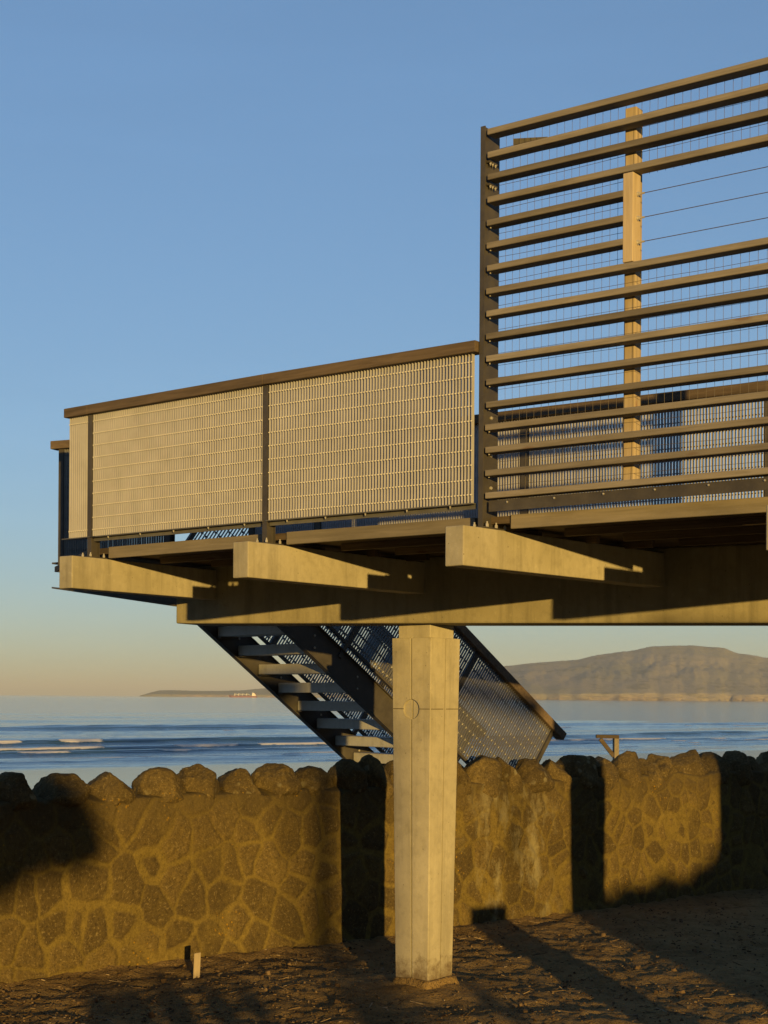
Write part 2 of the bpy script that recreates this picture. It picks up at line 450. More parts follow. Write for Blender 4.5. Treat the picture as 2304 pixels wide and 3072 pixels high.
def girder_bottom(t): return z_(0.587 - 0.0153 * t)
BT, BB = z_(1.007), z_(0.772)             # cantilever top and underside
FT, FB = z_(1.092), z_(1.009)             # fascia top and bottom

walk = empty('elevated_walkway', (0.3, 11.6, z_(0.56)))
tag(walk, 'curved elevated walkway of pale concrete beams and timber decking above the stone wall', 'walkway')
# girder
GL = 11.0
mb = MB()
t0, t1 = 0.0, GL
gt = z_(1.043)
f0, f1 = GE, GE + GD * GL
b0, b1 = GE + GN * .45, GE + GD * GL + GN * .45
mb.hexa([P2(f0, girder_bottom(t0)), P2(f1, girder_bottom(t1)), P2(b1, girder_bottom(t1)), P2(b0, girder_bottom(t0))],
        [P2(f0, gt), P2(f1, gt), P2(b1, gt), P2(b0, gt)])
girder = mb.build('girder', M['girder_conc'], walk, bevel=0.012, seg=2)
# cantilever beams
def cantilever(N, D, extra=0.0):
    s = V((D.y, -D.x, 0))
    e = N - D * .225
    den = D.x * GN.x + D.y * GN.y
    t = ((GE - e).dot(GN)) / den
    r = e + D * (t + 0.03)
    hw = .07
    m = MB()
    zb_root = BB - 0.0
    m.hexa([P2(e - s * hw, BB), P2(e + s * hw, BB), P2(r + s * hw, zb_root), P2(r - s * hw, zb_root)],
           [P2(e - s * hw, BT), P2(e + s * hw, BT), P2(r + s * hw, BT), P2(r - s * hw, BT)])
    return m.build('cantilever_beam', M['concrete'], walk, bevel=0.007, seg=2)
for N, D in ((N1, D1), (N2, D2), (N3, D3), (N4, D4), (N5, D5), (N6, D6)):
    cantilever(N, D)
# deck slab of planks on joists, underside visible from below
inn = 2.17
edge_pts = [N0, N1, N2, N3, N4, N5, N6]
dirs = [B1, B1, B2, B3, B3, B4, B5]
outer = [p + nrm(d) * -0.0 for p, d in zip(edge_pts, dirs)]
ofs = .115
near_e = [N0 + nrm(B1) * ofs - B1 * .12, N1 + D1 * ofs, N2 + D2 * ofs, N3 + D3 * ofs, N4 + D4 * ofs, N5 + D5 * ofs, N6 + D6 * ofs]
FARP = [V((-2.80, 12.95, 0)), V((-2.25, 13.72, 0)), V((-1.12, 12.95, 0)), V((-.55, 12.50, 0)), V((.90, 11.42, 0)), V((2.40, 10.38, 0)), V((4.0, 9.3, 0)), V((5.6, 8.35, 0))]
mb = MB()
poly = near_e + list(reversed(FARP))
mb.hexa([P2(p, FB + .035) for p in poly], [P2(p, FT - .004) for p in poly])
mb.build('deck', M['deck_t'], walk)
# joists under the deck
def on_seg(a, b, f): return a + (b - a) * f
for k in range(1, 4):
    f = k / 4.4
    for i in range(1, 6):
        mb = MB()
        a = near_e[i].lerp(FARP[min(i + 2, 7)], f); b = near_e[i + 1].lerp(FARP[min(i + 3, 7)], f)
        d = (b - a)
        mb.bar(P2(a + d * .05, FB + .012), P2(b - d * .05, FB + .012), V((d.y, -d.x, 0)), .022, .022, UP)
        mb.build('joist', M['deck_t'], walk)
# fascia boards between the beams
def fascia(a, b, Da, Db, g0, g1):
    d = (b - a).normalized(); n = V((-d.y, d.x, 0))
    if n.y < 0: n = -n
    p = a + Da * .10 + d * g0; q = b + Db * .10 - d * g1
    m = MB(); m.bar(P2(p + n * .012, (FT + FB) / 2), P2(q + n * .012, (FT + FB) / 2), n, .0125, (FT - FB) / 2, UP)
    return m.build('fascia_board', M['fascia'], walk, bevel=0.003)
fascia(N1, N2, D1, D2, .10, .05)
fascia(N2, N3, D2, D3, .10, .10)
fascia(N3, N4, D3, D4, .15, .06)
fascia(N4, N5, D4, D5, .1, .06); fascia(N5, N6, D5, D6, .1, .06)
# tapered steel outrigger under the landing
mb = MB()
oe = V((-2.86, 13.30, 0)); os_ = GE + GN * .03 - GD * .002
for (za, zb, hw) in ((z_(1.135), z_(1.15), .06),):
    mb.bar(P2(os_, za + .008), P2(oe, za + .008), GN, .06, .007, UP)
mb.hexa([P2(os_ - GN * .06, z_(.725)), P2(oe - GN * .06, z_(.925)), P2(oe + GN * .06, z_(.925)), P2(os_ + GN * .06, z_(.725))],
        [P2(os_ - GN * .06, z_(.739)), P2(oe - GN * .06, z_(.939)), P2(oe + GN * .06, z_(.939)), P2(os_ + GN * .06, z_(.739))])
os2, oe2 = os_, oe - (oe - os_).normalized() * .06
mb.hexa([P2(os2 - GN * .006, z_(.739)), P2(oe2 - GN * .006, z_(.931)), P2(oe2 + GN * .006, z_(.931)), P2(os2 + GN * .006, z_(.739))],
        [P2(os2 - GN * .006, z_(1.136)), P2(oe2 - GN * .006, z_(1.136)), P2(oe2 + GN * .006, z_(1.136)), P2(os2 + GN * .006, z_(1.136))])
mb.build('steel_outrigger', M['steel'], walk)

# ------------------------------------------------------------------ columns
def apply_mods(o):
    dg = bpy.context.evaluated_depsgraph_get()
    me = bpy.data.meshes.new_from_object(o.evaluated_get(dg))
    o.modifiers.clear(); old = o.data; o.data = me
    me.name = old.name
def column(c, a_deg, label, group, detail=True, top=z_(.45)):
    root = empty('concrete_column', (c[0], c[1], 0))
    tag(root, label, 'column', group)
    a = R(a_deg)
    ul = V((-math.cos(a), math.sin(a), 0)); ur = V((math.sin(a), math.cos(a), 0))   # along left face / right face from the front corner
    C = V((c[0], c[1], 0))
    def sq(w, z): return [C + (ul * i + ur * j) * (w / 2) + UP * z for i, j in ((-1, -1), (1, -1), (1, 1), (-1, 1))]
    wt, wb = .372, .305
    m = MB(); m.hexa(sq(wb, -.15), sq(wt, top))
    sh = m.build('shaft', M['col_conc'], root, bevel=0.006, seg=2)
    if detail:
        cuts = []
        zj = z_(-.085)
        wj = wb + (wt - wb) * (zj + .15) / (top + .15)
        # grooves down the middle of each face, disc recess on the left face, horizontal joint
        for axis, other in ((ur, ul), (ul, ur)):
            for sgn in (-1, 1):
                m = MB()
                hw, dp = .0065, .012
                lo = C + axis * (sgn * wb / 2) + UP * -.2; hi = C + axis * (sgn * wt / 2) + UP * (top + .05)
                m.hexa([lo + other * x + axis * y for x, y in ((-hw, -dp), (hw, -dp), (hw, .03), (-hw, .03))],
                       [hi + other * x + axis * y for x, y in ((-hw, -dp), (hw, -dp), (hw, .03), (-hw, .03))])
                cuts.append(m)
        m = MB(); fc = C - ur * (wj / 2) + UP * (zj - .002)
        m.tube(fc - ur * .05, fc + ur * .016, .076, n=40); cuts.append(m)
        m = MB()
        for axis, other in ((ur, ul), (ul, ur)):
            for sgn in (-1, 1):
                pass
        cs = []
        for i, m in enumerate(cuts):
            co = m.build('cutter', M['col_conc'], None)
            co.parent = root; co.matrix_parent_inverse = WM[root].inverted()
            md = sh.modifiers.new('cut', 'BOOLEAN'); md.object = co; md.operation = 'DIFFERENCE'; md.solver = 'EXACT'
            cs.append(co)
        bpy.context.view_layer.update()
        apply_mods(sh)
        for co in cs:
            bpy.data.objects.remove(co, do_unlink=True)
        # the joint between the two castings: a dark recessed line, dished at the corners
        for q0, q1, nn in ((0, 1, -ur), (0, 3, -ul)):
            p = sq(wj + .0012, zj)
            d = (p[q1] - p[q0])
            segs = ((.02, .45), (.55, .98)) if q1 == 3 else ((.02, .285), (.70, .98))
            for s0, s1 in segs:
                m = MB(); m.bar(p[q0] + d * s0, p[q0] + d * s1, nn, .0008, .0028, UP)
                m.build('joint_line', M['joint'], root)
    m = MB(); m.hexa(sq(.30, top - .02), sq(.30, girder_bottom(2.3) + .012))
    m.build('neck', M['col_conc'], root, bevel=0.004)
    # rough kerb of concrete round the foot
    m = MB(); n = 28; lo = []; hi = []
    for i in range(n):
        t = 2 * math.pi * i / n
        e = max(abs(math.cos(t)), abs(math.sin(t)))
        r = .195 / e * (0.93 + .12 * noise.noise(V((math.cos(t) * 1.3, math.sin(t) * 1.3, c[0]))))
        p = C + (ul * math.cos(t) + ur * math.sin(t)) * r
        lo.append(p * 1.0 + (p - C) * .14 + UP * -.05); hi.append(p + UP * (.022 + .012 * noise.noise(p * 6)))
    m.hexa(lo, hi)
    m.build('footing', M['ground'], root, bevel=0.008)
    return root
CC = (0.318, 11.64)
column(CC, 38.5, 'tapering square concrete column with grooved faces and a recessed disc standing on the dirt', 'walkway support columns')
C2 = V((CC[0], CC[1], 0)) + GD * 3.56
column((C2.x, C2.y), 38.5, 'second concrete column of the walkway farther towards the land', 'walkway support columns', False)

# ------------------------------------------------------------------ grating panels and railings
def grating(m, o, u, wv, n, L, H, sp=.0232, rows=10, depth=.029, thick=.0035, r0=.05, kn=-38, ks=.0042, back=False, kstep=1, rod=.003):
    """flat bars along wv spaced along u, cross rods along u; origin o is the front lower corner"""
    k = int(L / sp); off = (L - k * sp) / 2
    for i in range(k + 1):
        j = random.uniform(-.0006, .0006)
        c = o + u * (off + i * sp + j) + wv * (H / 2) + n * (depth / 2)
        m.box(c, u, n, wv, thick / 2, depth / 2, H / 2)
    bx = (u * math.cos(R(kn)) + n * math.sin(R(kn))); by = (n * math.cos(R(kn)) - u * math.sin(R(kn)))
    for i in range(rows):
        h = r0 + (H - 2 * r0) * i / (rows - 1)
        m.cur = 0
        c = o + u * (L / 2) + wv * h + n * (depth - .004 if back else .006)
        m.box(c, u, n, wv, L / 2, rod, rod)
        m.cur = 1
        for q in range(0, k + 1, kstep):
            c = o + u * (off + q * sp) + wv * h + n * (depth + .001 if back else -.001)
            m.box(c, bx, by, wv, ks, ks * .6, ks * .75)
    m.cur = 0

RT = z_(2.13)      # top of the handrail
PB, PT = z_(1.166), z_(2.06)
def hpost(root, p, d, n, z0, z1, base=True, wid=.042):
    """steel H post: front and back flange with a web, base plate and bolts"""
    h, t, w2 = .084, .007, wid / 2
    sec = [(-w2, 0), (w2, 0), (w2, t), (.003, t), (.003, h - t), (w2, h - t), (w2, h), (-w2, h), (-w2, h - t), (-.003, h - t), (-.003, t), (-w2, t)]
    m = MB(); m.profile(sec, P2(p, z0), P2(p, z1), d, n)
    o = m.build('post', M['steel'], root)
    if base:
        m = MB(); m.box(P2(p + n * .04, z0 + .004), d, n, UP, .055, .085, .005)
        m.build('base_plate', M['steel'], o)
        for i in (-1, 1):
            for j in (-1, 1):
                bolt(P2(p + n * (.04 + .065 * j) + d * (.042 * i), z0 + .009), UP, o)
    return o
def bolt(c, ax, parent, r=.009, L=.018, mat='bolt'):
    m = MB(); m.tube(c, c + ax * L, r, n=6); m.tube(c + ax * (L * .9), c + ax * L * 1.7, r * .55, n=6)
    return m.build('bolt', M[mat], parent)

fr = empty('walkway_railing', P2(N2, BT))
tag(fr, 'sunlit railing of pale close-barred grating under a dark timber handrail left of the slatted screen', 'railing')
for N, D in ((N1, D1), (N2, D2)):
    d = V((-D.y, D.x, 0))
    hpost(fr, N, d, D, BT, PT + .01)
def rail_panels(root, a, b, g0, g1, mat, rows=10, bot=True, bolts=False, back=False, depth=.029):
    d = (b - a).normalized(); n = V((-d.y, d.x, 0))
    if n.y < 0: n = -n
    L = (b - a).length - g0 - g1
    m = MB(); grating(m, P2(a + d * g0 + n * .004, PB), d, UP, n, L, PT - PB, rows=rows, back=back, depth=depth)
    m.build('grating_panel', mat, root, mat2=M['galv_d'])
    if bot:
        m = MB()
        sec = [(-.008, .0), (.040, .0), (.040, -.034), (.033, -.034), (.033, -.007), (-.008, -.007)]
        m.profile(sec, P2(a + d * (g0 - .01), PB), P2(a + d * (g0 + L + .01), PB), n, UP)
        o = m.build('bottom_rail', M['steel_b'], root)
        if bolts:
            for i in range(5):
                bolt(P2(a + d * (g0 + L * (i + .5) / 5) + n * .01, PB - .007), -UP, o, .006, .009)
rail_panels(fr, N3, N2, .05, .024, M['galv'], bolts=True)
rail_panels(fr, N2, N1, .024, .024, M['galv'], bolts=True)
rail_panels(fr, N1, N0, .024, .03, M['galv'], rows=2, bot=False)
m = MB(); d = B1; n = nrm(B1)
m.box(P2(N1 + d * .115 + n * .016, PB - .003), d, n, UP, .19, .024, .0035); m.build('bottom_rail', M['steel_b'], fr)
def handrail(root, pts, name='handrail', wid=.05, tk=.034, z=None, mat='rail'):
    z = RT if z is None else z
    m = MB()
    loop = []
    L_, R_ = [], []
    for i, p in enumerate(pts):
        dd = (pts[min(i + 1, len(pts) - 1)] - pts[max(i - 1, 0)]).normalized()
        nn = V((-dd.y, dd.x, 0))
        if nn.y < 0: nn = -nn
        L_.append(p + nn * (.02 - wid)); R_.append(p + nn * (.02 + wid))
    for i in range(len(pts) - 1):
        q = [L_[i], L_[i + 1], R_[i + 1], R_[i]]
        m.hexa([P2(x, z - 2 * tk) for x in q], [P2(x, z) for x in q])
    return m.build(name, M[mat], root, bevel=0.005, seg=2)
handrail(fr, [N3 + B2 * .012, N2, N1, N0])

# far-side railing of the walkway
rr = empty('walkway_railing', (.9, 11.35, FT))
tag(rr, 'far-side railing with a brown handrail, seen through the slats of the tall screen', 'railing')
RP = [V((-1.13, 12.86, 0)), V((-.55, 12.40, 0)), V((1.02, 11.26, 0)), V((2.56, 10.20, 0)), V((4.05, 9.22, 0)), V((5.6, 8.28, 0))]
for i, p in enumerate(RP):
    a = RP[max(i - 1, 0)]; b = RP[min(i + 1, len(RP) - 1)]
    d = (a - b).normalized(); n = V((-d.y, d.x, 0))
    if n.y < 0: n = -n
    hpost(rr, p, d, n, FT - .02, PT + .01, base=False, wid=.06)
for a, b in zip(RP[1:], RP[:-1]):
    rail_panels(rr, a, b, .035, .035, M['galv'], back=True, depth=.036)
handrail(rr, list(reversed(RP)))
# short railing closing the end of the landing
er = empty('walkway_railing', (-2.6, 12.75, FT))
tag(er, 'short railing whose handrail end sticks out at the seaward tip, leftmost behind the sunlit grating', 'railing')
E0, E1 = V((-2.80, 12.83, 0)), V((-1.74, 12.36, 0))
ed = (E0 - E1).normalized(); en = V((-ed.y, ed.x, 0)); en = en if en.y > 0 else -en
for p in (E0 - ed * .09, E1 + ed * .03):
    hpost(er, p, ed, en, FT - .06, PT + .01, base=False, wid=.05)
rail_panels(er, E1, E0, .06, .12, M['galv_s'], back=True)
handrail(er, [E1, E0])

# ------------------------------------------------------------------ slatted screen
SD = -dirv(36.6)              # along the screen towards the land (to the right, nearer)
SN = nrm(-SD)                 # back
sc = empty('slatted_screen', P2(N3, BT))
tag(sc, 'tall screen of horizontal timber slats and wire mesh with an open window strung with cables', 'screen')
F = V((.566, 9.095, 0))
ztop = z_(3.405)
def steel_fin(p, dd, nn):
    sec = [(-.016, 0), (.016, 0), (.016, .008), (.005, .008), (.005, .18), (-.005, .18), (-.005, .008), (-.016, .008)]
    m = MB(); m.profile(sec, P2(p, BT), P2(p, ztop), dd, nn)
    o = m.build('steel_post', M['steel'], sc)
    m = MB(); m.box(P2(p + nn * .08, BT + .004), dd, nn, UP, .06, .13, .005); m.build('base_plate', M['steel'], o)
    for i in (-1, 1):
        for j in (-.5, .5, 1.5):
            bolt(P2(p + nn * (.055 + .10 * j) + dd * (.045 * i), BT + .009), UP, o, .010, .02)
    for zz in (1.26, 1.455, 1.68, 2.02):
        bolt(P2(p + nn * .10 + dd * .005, z_(zz)), dd, o, .011, .008)
    return o
fin = steel_fin(F, SD, SN)
S0 = F + SD * .016 + SN * .012
SLEN = 5.3
fin2 = steel_fin(S0 + SD * 2.62, SD, SN)
def slat(k, ta, tb):
    zt = z_(1.224 + .1352 * k)
    m = MB()
    j = random.uniform(-.0025, .0025)
    m.bar(P2(S0 + SD * ta + SN * .045, zt - .018 + j), P2(S0 + SD * tb + SN * .045, zt - .018 + random.uniform(-.004, .004)), SN, .045, .018, UP)
    o = m.build('slat', M['slat'], sc, bevel=0.003)
    if ta < .1 and 1 <= k <= 12:
        m = MB(); c = P2(S0 + SD * .016 + SN * .03, zt - .036); m.tube(c, c - UP * .010, .005, n=6); m.build('screw', M['bolt'], o)
    return o
tp = .862
for k in range(17):
    kk = k
    if kk in (10, 11, 12):
        slat(kk, .004 + random.uniform(0, .006), tp + .049)
    else:
        slat(kk, .002 + random.uniform(0, .008), 2.6)
# timber post and its proud middle block
pa = S0 + SD * (tp + .012) + SN * .093
m = MB(); zb0, zb1 = z_(1.20), z_(1.224 + .1352 * 16 - .045)
m.box(P2(pa + SD * .035 + SN * .04, (zb0 + zb1) / 2), SD, SN, UP, .035, .04, (zb1 - zb0) / 2)
tpost = m.build('timber_post', M['post_t'], sc, bevel=0.003)
tq = tp + .050
zc0, zc1 = z_(1.224 + .1352 * 9 + .001), z_(1.224 + .1352 * 13 - .0405)
m = MB(); pc = S0 + SD * tq
m.box(P2(pc + SD * .032 + SN * .045, (zc0 + zc1) / 2), SD, SN, UP, .032, .046, (zc1 - zc0) / 2)
m.build('packing_block', M['post_t'], tpost, bevel=0.003)
for k in (10, 11, 12):
    zt = z_(1.224 + .1352 * k - .02)
    c0 = P2(pc + SD * .064 + SN * .05, zt); c1 = P2(S0 + SD * 2.61 + SN * .05, zt)
    m = MB(); m.tube(c0, c1, .0022, n=6)
    cab = m.build('cable', M['wire'], sc)
    m = MB(); m.tube(c0, c0 + SD * .006, .014, n=12); m.tube(c0 + SD * .004, c0 + SD * .045, .006, n=8); m.tube(c0 + SD * .006, c0 + SD * .016, .010, n=6)
    m.build('cable_fitting', M['bolt'], cab)
# welded wire mesh
m = MB()
mz0, mz1 = z_(1.17), z_(1.224 + .1352 * 16 - .03)
wz0, wz1 = z_(1.224 + .1352 * 9 + .0), z_(1.224 + .1352 * 13 - .04)
def mo(t): return S0 + SD * t + SN * .0925
rw = .0013
for i in range(1, 52):
    t = .035 + i * .0497
    if t > 2.6: break
    def jit(z): return (SD * .004 * noise.noise(V((t * 3, z * 2, 0))) + SN * .008 * noise.noise(V((t * 2, z * 2, 5))))
    seg = [(mz0, mz1)] if t < tp + .02 else [(mz0, wz0), (wz1, mz1)]
    for za, zb in seg:
        st = max(2, int((zb - za) / .25)); prev = None
        for q in range(st + 1):
            z = za + (zb - za) * q / st
            p = P2(mo(t) + jit(z), z)
            if prev is not None: m.tube(prev, p, rw, n=4, caps=False)
            prev = p
z = mz0 + .03
while z < mz1:
    spans = [(.03, 2.6)] if (z < wz0 or z > wz1) else [(.03, tp + .02)]
    for a, b in spans:
        prev = None; st = int((b - a) / .15) + 1
        for q in range(st + 1):
            t = a + (b - a) * q / st
            wob = .006 * noise.noise(V((t * 3, z * 7, 3)))
            if z_(2.25) < z < z_(2.62) and .45 < t < .8: wob *= 2.5
            p = P2(mo(t), z + wob)
            if prev is not None: m.tube(prev, p, rw, n=4, caps=False)
            prev = p
    z += .072
m.build('wire_mesh', M['wire'], sc)
# steel channel along the foot, tension wire at the head
m = MB()
sec = [(0, 0), (.055, 0), (.055, -.008), (.009, -.008), (.009, -.066), (0, -.066)]
m.profile(sec, P2(S0 + SD * .02 + SN * .024, z_(1.176)), P2(S0 + SD * 2.6 + SN * .024, z_(1.176)), SN, UP)
ch = m.build('bottom_channel', M['steel'], sc)
for i in range(8): bolt(P2(S0 + SD * (.15 + .32 * i) + SN * .024, z_(1.160)), -SN, ch, .006, .006)
m = MB()
zt = z_(1.224 + .1352 * 15 + .035)
m.tube(P2(S0 + SD * .30 + SN * .17, zt), P2(S0 + SD * 2.6 + SN * .17, zt + .006), .003, n=6)
m.build('tension_wire', M['wire'], sc)
m = MB(); m.tube(P2(S0 + SD * .30 + SN * .185, zt + .004), P2(S0 + SD * 2.6 + SN * .185, zt + .012), .003, n=6)
m.build('tension_wire', M['wire'], sc)
m = MB()
m.bar(P2(S0 + SD * .13 + SN * .10, zt + .012), P2(S0 + SD * .31 + SN * .19, zt + .012), UP, .03, .012)
m.build('corner_bracket', M['steel'], sc)
for k in (14, 15):
    zz = z_(1.224 + .1352 * k - .042 - .012)
    m = MB(); m.box(P2(S0 + SD * .004 + SN * .06, zz), SD, SN, UP, .012, .045, .006)
    o = m.build('slat_bracket', M['steel'], sc)
    for jx in (.03, .055, .085): bolt(P2(S0 + SD * .012 + SN * jx, zz - .004), -UP, o, .007, .010)

# ------------------------------------------------------------------ stairs
rd = V((.762, .648, 0)).normalized(); td = V((.648, -.762, 0)).normalized()
NS = V((.08, 14.35, 0)); SLOPE = .733
SW = 1.2
zlow = CAMH - .33
dn = V((rd.x, rd.y, -SLOPE)).normalized()                # down the flight
pv = V((rd.x * SLOPE, rd.y * SLOPE, 1)).normalized()     # square to the flight, upward
stairs = empty('staircase', (NS.x, NS.y, 0))
tag(stairs, 'open-riser staircase with steel stringers and grating balustrades going down behind the stone wall', 'staircase')
sA, sB = -1.72, 3.15
def slow(s, off): return NS + td * off + rd * s + UP * (zlow - SLOPE * s)
for off in (-.02, -SW):
    a, b = slow(sA, off), slow(sB, off)
    hv = .315
    sec = [(-.035, -.008), (.035, -.008), (.035, 0), (.006, 0), (.006, hv), (.035, hv), (.035, hv + .008), (-.035, hv + .008), (-.035, hv), (-.006, hv), (-.006, 0), (-.035, 0)]
    m = MB(); m.profile(sec, a, b, td, UP)
    o = m.build('stringer', M['steel'], stairs)
    for i in range(9):
        for e in (.10, .21):
            bolt(slow(sA + .3 + i * .5, off) + UP * e + td * .005, td, o, .011, .008)
go = .2387
for i in range(17):
    s = -1.62 + i * go
    zt = zlow - SLOPE * (s + .02) + .165
    m = MB()
    c = NS + rd * (s + .08) - td * (SW / 2 + .01)
    m.box(P2(c, zt - .045), td, rd, UP, SW / 2 - .035, .12, .048)
    o = m.build('tread', M['tread'], stairs, bevel=0.006)
    for off in (-.075, -SW + .065):
        m = MB(); m.box(P2(NS + rd * (s + .05) + td * off, zt - .100), td, rd, UP, .035, .10, .007)
        m.build('cleat', M['steel'], o)
# balustrades square to the flight
for off in (-.02, -SW):
    base = slow(sA + .03, off) + UP * .315
    Ls = (1.60 - (sA + .03)) * math.sqrt(1 + SLOPE ** 2)
    Hp = .93
    og = base + pv * .10 - td * .011
    n_p = 3
    g = Ls / n_p
    for i in range(n_p):
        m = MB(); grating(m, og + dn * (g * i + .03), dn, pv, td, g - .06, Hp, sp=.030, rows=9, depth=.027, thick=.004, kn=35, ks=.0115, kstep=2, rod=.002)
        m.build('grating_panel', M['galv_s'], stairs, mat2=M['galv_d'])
    for i in range(n_p + 1):
        c = base + dn * min(max(g * i, .02), Ls - .02)
        m = MB(); m.box(c + pv * (Hp / 2 + .02), dn, td, pv, .022, .018, Hp / 2 + .09); m.build('balustrade_post', M['steel'], stairs)
    m = MB(); a = og - pv * .012 + td * .011; m.bar(a, a + dn * Ls, td, .02, .012, pv); m.build('bottom_rail', M['steel'], stairs)
    m = MB(); a = base + pv * (Hp + .10 + .045)
    e0, e1 = a - dn * .1, a + dn * (Ls + .13)
    m.bar(e0, e1, td, .055, .042, pv); m.build('handrail', M['rail'], stairs, bevel=0.005)

# ------------------------------------------------------------------ stone wall
WA = math.atan(.85)
W0 = V((-2.545, 11.56, 0)); WD = V((math.cos(WA), math.sin(WA), 0))
wall = empty('stone_wall', (W0.x, W0.y, 0), WA)
tag(wall, 'low wall of dark rubble stones in ochre mortar topped with upright rounded coping stones', 'wall')
u0, u1, WH, WT = -8.0, 22.0, 1.36, .42
def frange(a, b, st): return [a + st * q for q in range(int(round((b - a) / st)))]
UU = frange(u0, -.6, .1) + frange(-.6, 9.8, .0135) + frange(9.8, u1, .1) + [u1]
ZZ = [-.15 + (WH + .15) * q / 112 for q in range(113)]
rsw = random.Random(17)
seeds = []; uq = -1.2
while uq < 10.4:                         # rubble: bigger stones at the seaward end, narrower ones inland
    big_ = max(0.0, min(1.0, (5.2 - uq) / 2.5))
    su, sz = .185 + .075 * big_, .235 + .03 * big_
    zq = -.25 + rsw.uniform(-.1, .1)
    while zq < WH + .25:
        if rsw.random() > .10:
            seeds.append((uq + rsw.uniform(-.46, .46) * su, zq + rsw.uniform(-.46, .46) * sz, rsw.random(), .003 + .018 * rsw.random() ** 1.5 + (.05 if rsw.random() < .13 else 0)))
        zq += sz * rsw.uniform(.75, 1.25)
    uq += su
SEED = np.array(seeds)
NU, NZ = len(UU), len(ZZ)
gu = np.repeat(np.array(UU), NZ); gz = np.tile(np.array(ZZ), NU)
wu = np.empty_like(gu); wz = np.empty_like(gz); rgh = np.empty_like(gu); vary = np.empty_like(gu)
for q in range(len(gu)):
    a, b = gu[q], gz[q]
    v1 = noise.noise_vector(V((a * 3.5, b * 3.5, 1.5))); v2 = noise.noise_vector(V((a * 13, b * 13, 7.5)))
    wu[q] = a + .045 * v1.x + .012 * v2.x; wz[q] = b + .045 * v1.z + .012 * v2.z
    rgh[q] = v2.y * .006 + .005 * noise.noise(V((a * 38, b * 38, 2)))
    vary[q] = noise.noise(V((a * 1.7, b * 1.7, 4)))
edge = np.zeros_like(gu); cid = np.zeros_like(gu)
ok = (gu > -.7) & (gu < 9.9)
idx = np.nonzero(ok)[0]
for blk in np.array_split(idx, 60):
    near = SEED[(SEED[:, 0] > wu[blk].min() - .8) & (SEED[:, 0] < wu[blk].max() + .8)]
    dx = wu[blk][:, None] - near[None, :, 0]; dz = (wz[blk][:, None] - near[None, :, 1]) * .88
    d2 = dx * dx + dz * dz
    o2 = np.argpartition(d2, 2, axis=1)[:, :3]
    dd = np.take_along_axis(d2, o2, axis=1); so_ = np.argsort(dd, axis=1)
    o2 = np.take_along_axis(o2, so_, axis=1); dd = np.take_along_axis(dd, so_, axis=1)
    e_ = np.full(len(blk), 9.0)
    for m_ in (1, 2):
        sd_ = np.hypot(near[o2[:, 0], 0] - near[o2[:, m_], 0], (near[o2[:, 0], 1] - near[o2[:, m_], 1]) * .88)
        e_ = np.minimum(e_, (dd[:, m_] - dd[:, 0]) / (2 * np.maximum(sd_, 1e-4)))
    edge[blk] = e_ - near[o2[:, 0], 3]; cid[blk] = near[o2[:, 0], 2]
edge -= np.maximum(0, vary) * .05 - .012 * np.maximum(0, -vary)
prt = np.clip((edge + .004) / .035, 0, 1); prt = prt * prt * (3 - 2 * prt)
yy = -(.006 + .010 * cid) * prt + rgh * (.5 + .9 * prt) - .05 * (WH - gz) / WH
for q in range(len(gu)):
    yy[q] += .03 * noise.noise(V((gu[q] * 1.3, gz[q] * 1.3, 3)))
vs = []; fs = []; ea = []; ca = []
for i in range(NU):
    for j in range(NZ):
        q = i * NZ + j
        vs.append((UU[i], yy[q] + (.02 if j == NZ - 1 else 0), ZZ[j] - max(0, ZZ[j]) * (.02 + .03 * noise.noise(V((UU[i] * 2.6, 8, 2)))))); ea.append(edge[q]); ca.append(cid[q])
    u = UU[i]
    for y_, z__ in ((.14, WH + .03 * noise.noise(V((u * 3, 1, 1)))), (WT, WH - .02 + .03 * noise.noise(V((u * 3, 4, 1)))), (WT + .02, -1.6)):
        vs.append((u, y_, z__)); ea.append(-.02); ca.append(.5)
NR = NZ + 3
for i in range(NU - 1):
    for j in range(NR - 1):
        fs.append((i * NR + j, (i + 1) * NR + j, (i + 1) * NR + j + 1, i * NR + j + 1))
me = bpy.data.meshes.new('masonry'); me.from_pydata(vs, [], fs)
for nm, dat in (('edge', ea), ('cid', ca)):
    at_ = me.attributes.new(nm, 'FLOAT', 'POINT'); at_.data.foreach_set('value', dat)
for p in me.polygons: p.use_smooth = True
me.materials.append(M['wall'])
wo = bpy.data.objects.new('masonry', me); COL.objects.link(wo); wo.parent = wall
# coping stones: photo-measured widths along the wall
def px_u(x):
    k = (x - 829.5) / 3300.0
    # W0 + u*WD hits the vertical plane X = k*Y
    return (k * W0.y - W0.x) / (WD.x - k * WD.y)
def px_h(x, y, u):
    yy = W0.y + u * WD.y
    return CAMH - (y - (1506.5 + (x - 829.5) * .0068)) / 3300.0 * yy
cop = [(-5, 92, 1667), (97, 201, 1670), (211, 303, 1667), (321, 416, 1656), (416, 500, 1650), (497, 580, 1659), (580, 655, 1649), (655, 739, 1654),
       (739, 800, 1639), (801, 856, 1629), (860, 915, 1642), (918, 990, 1640), (989, 1023, 1639), (1023, 1093, 1631), (1093, 1136, 1634), (1136, 1197, 1638), (1197, 1240, 1639),
       (1238, 1302, 1630), (1300, 1350, 1634), (1350, 1405, 1622), (1404, 1430, 1638), (1429, 1485, 1628), (1485, 1544, 1619), (1543, 1584, 1624),
       (1583, 1631, 1621), (1633, 1657, 1633), (1656, 1720, 1622), (1720, 1775, 1626)]
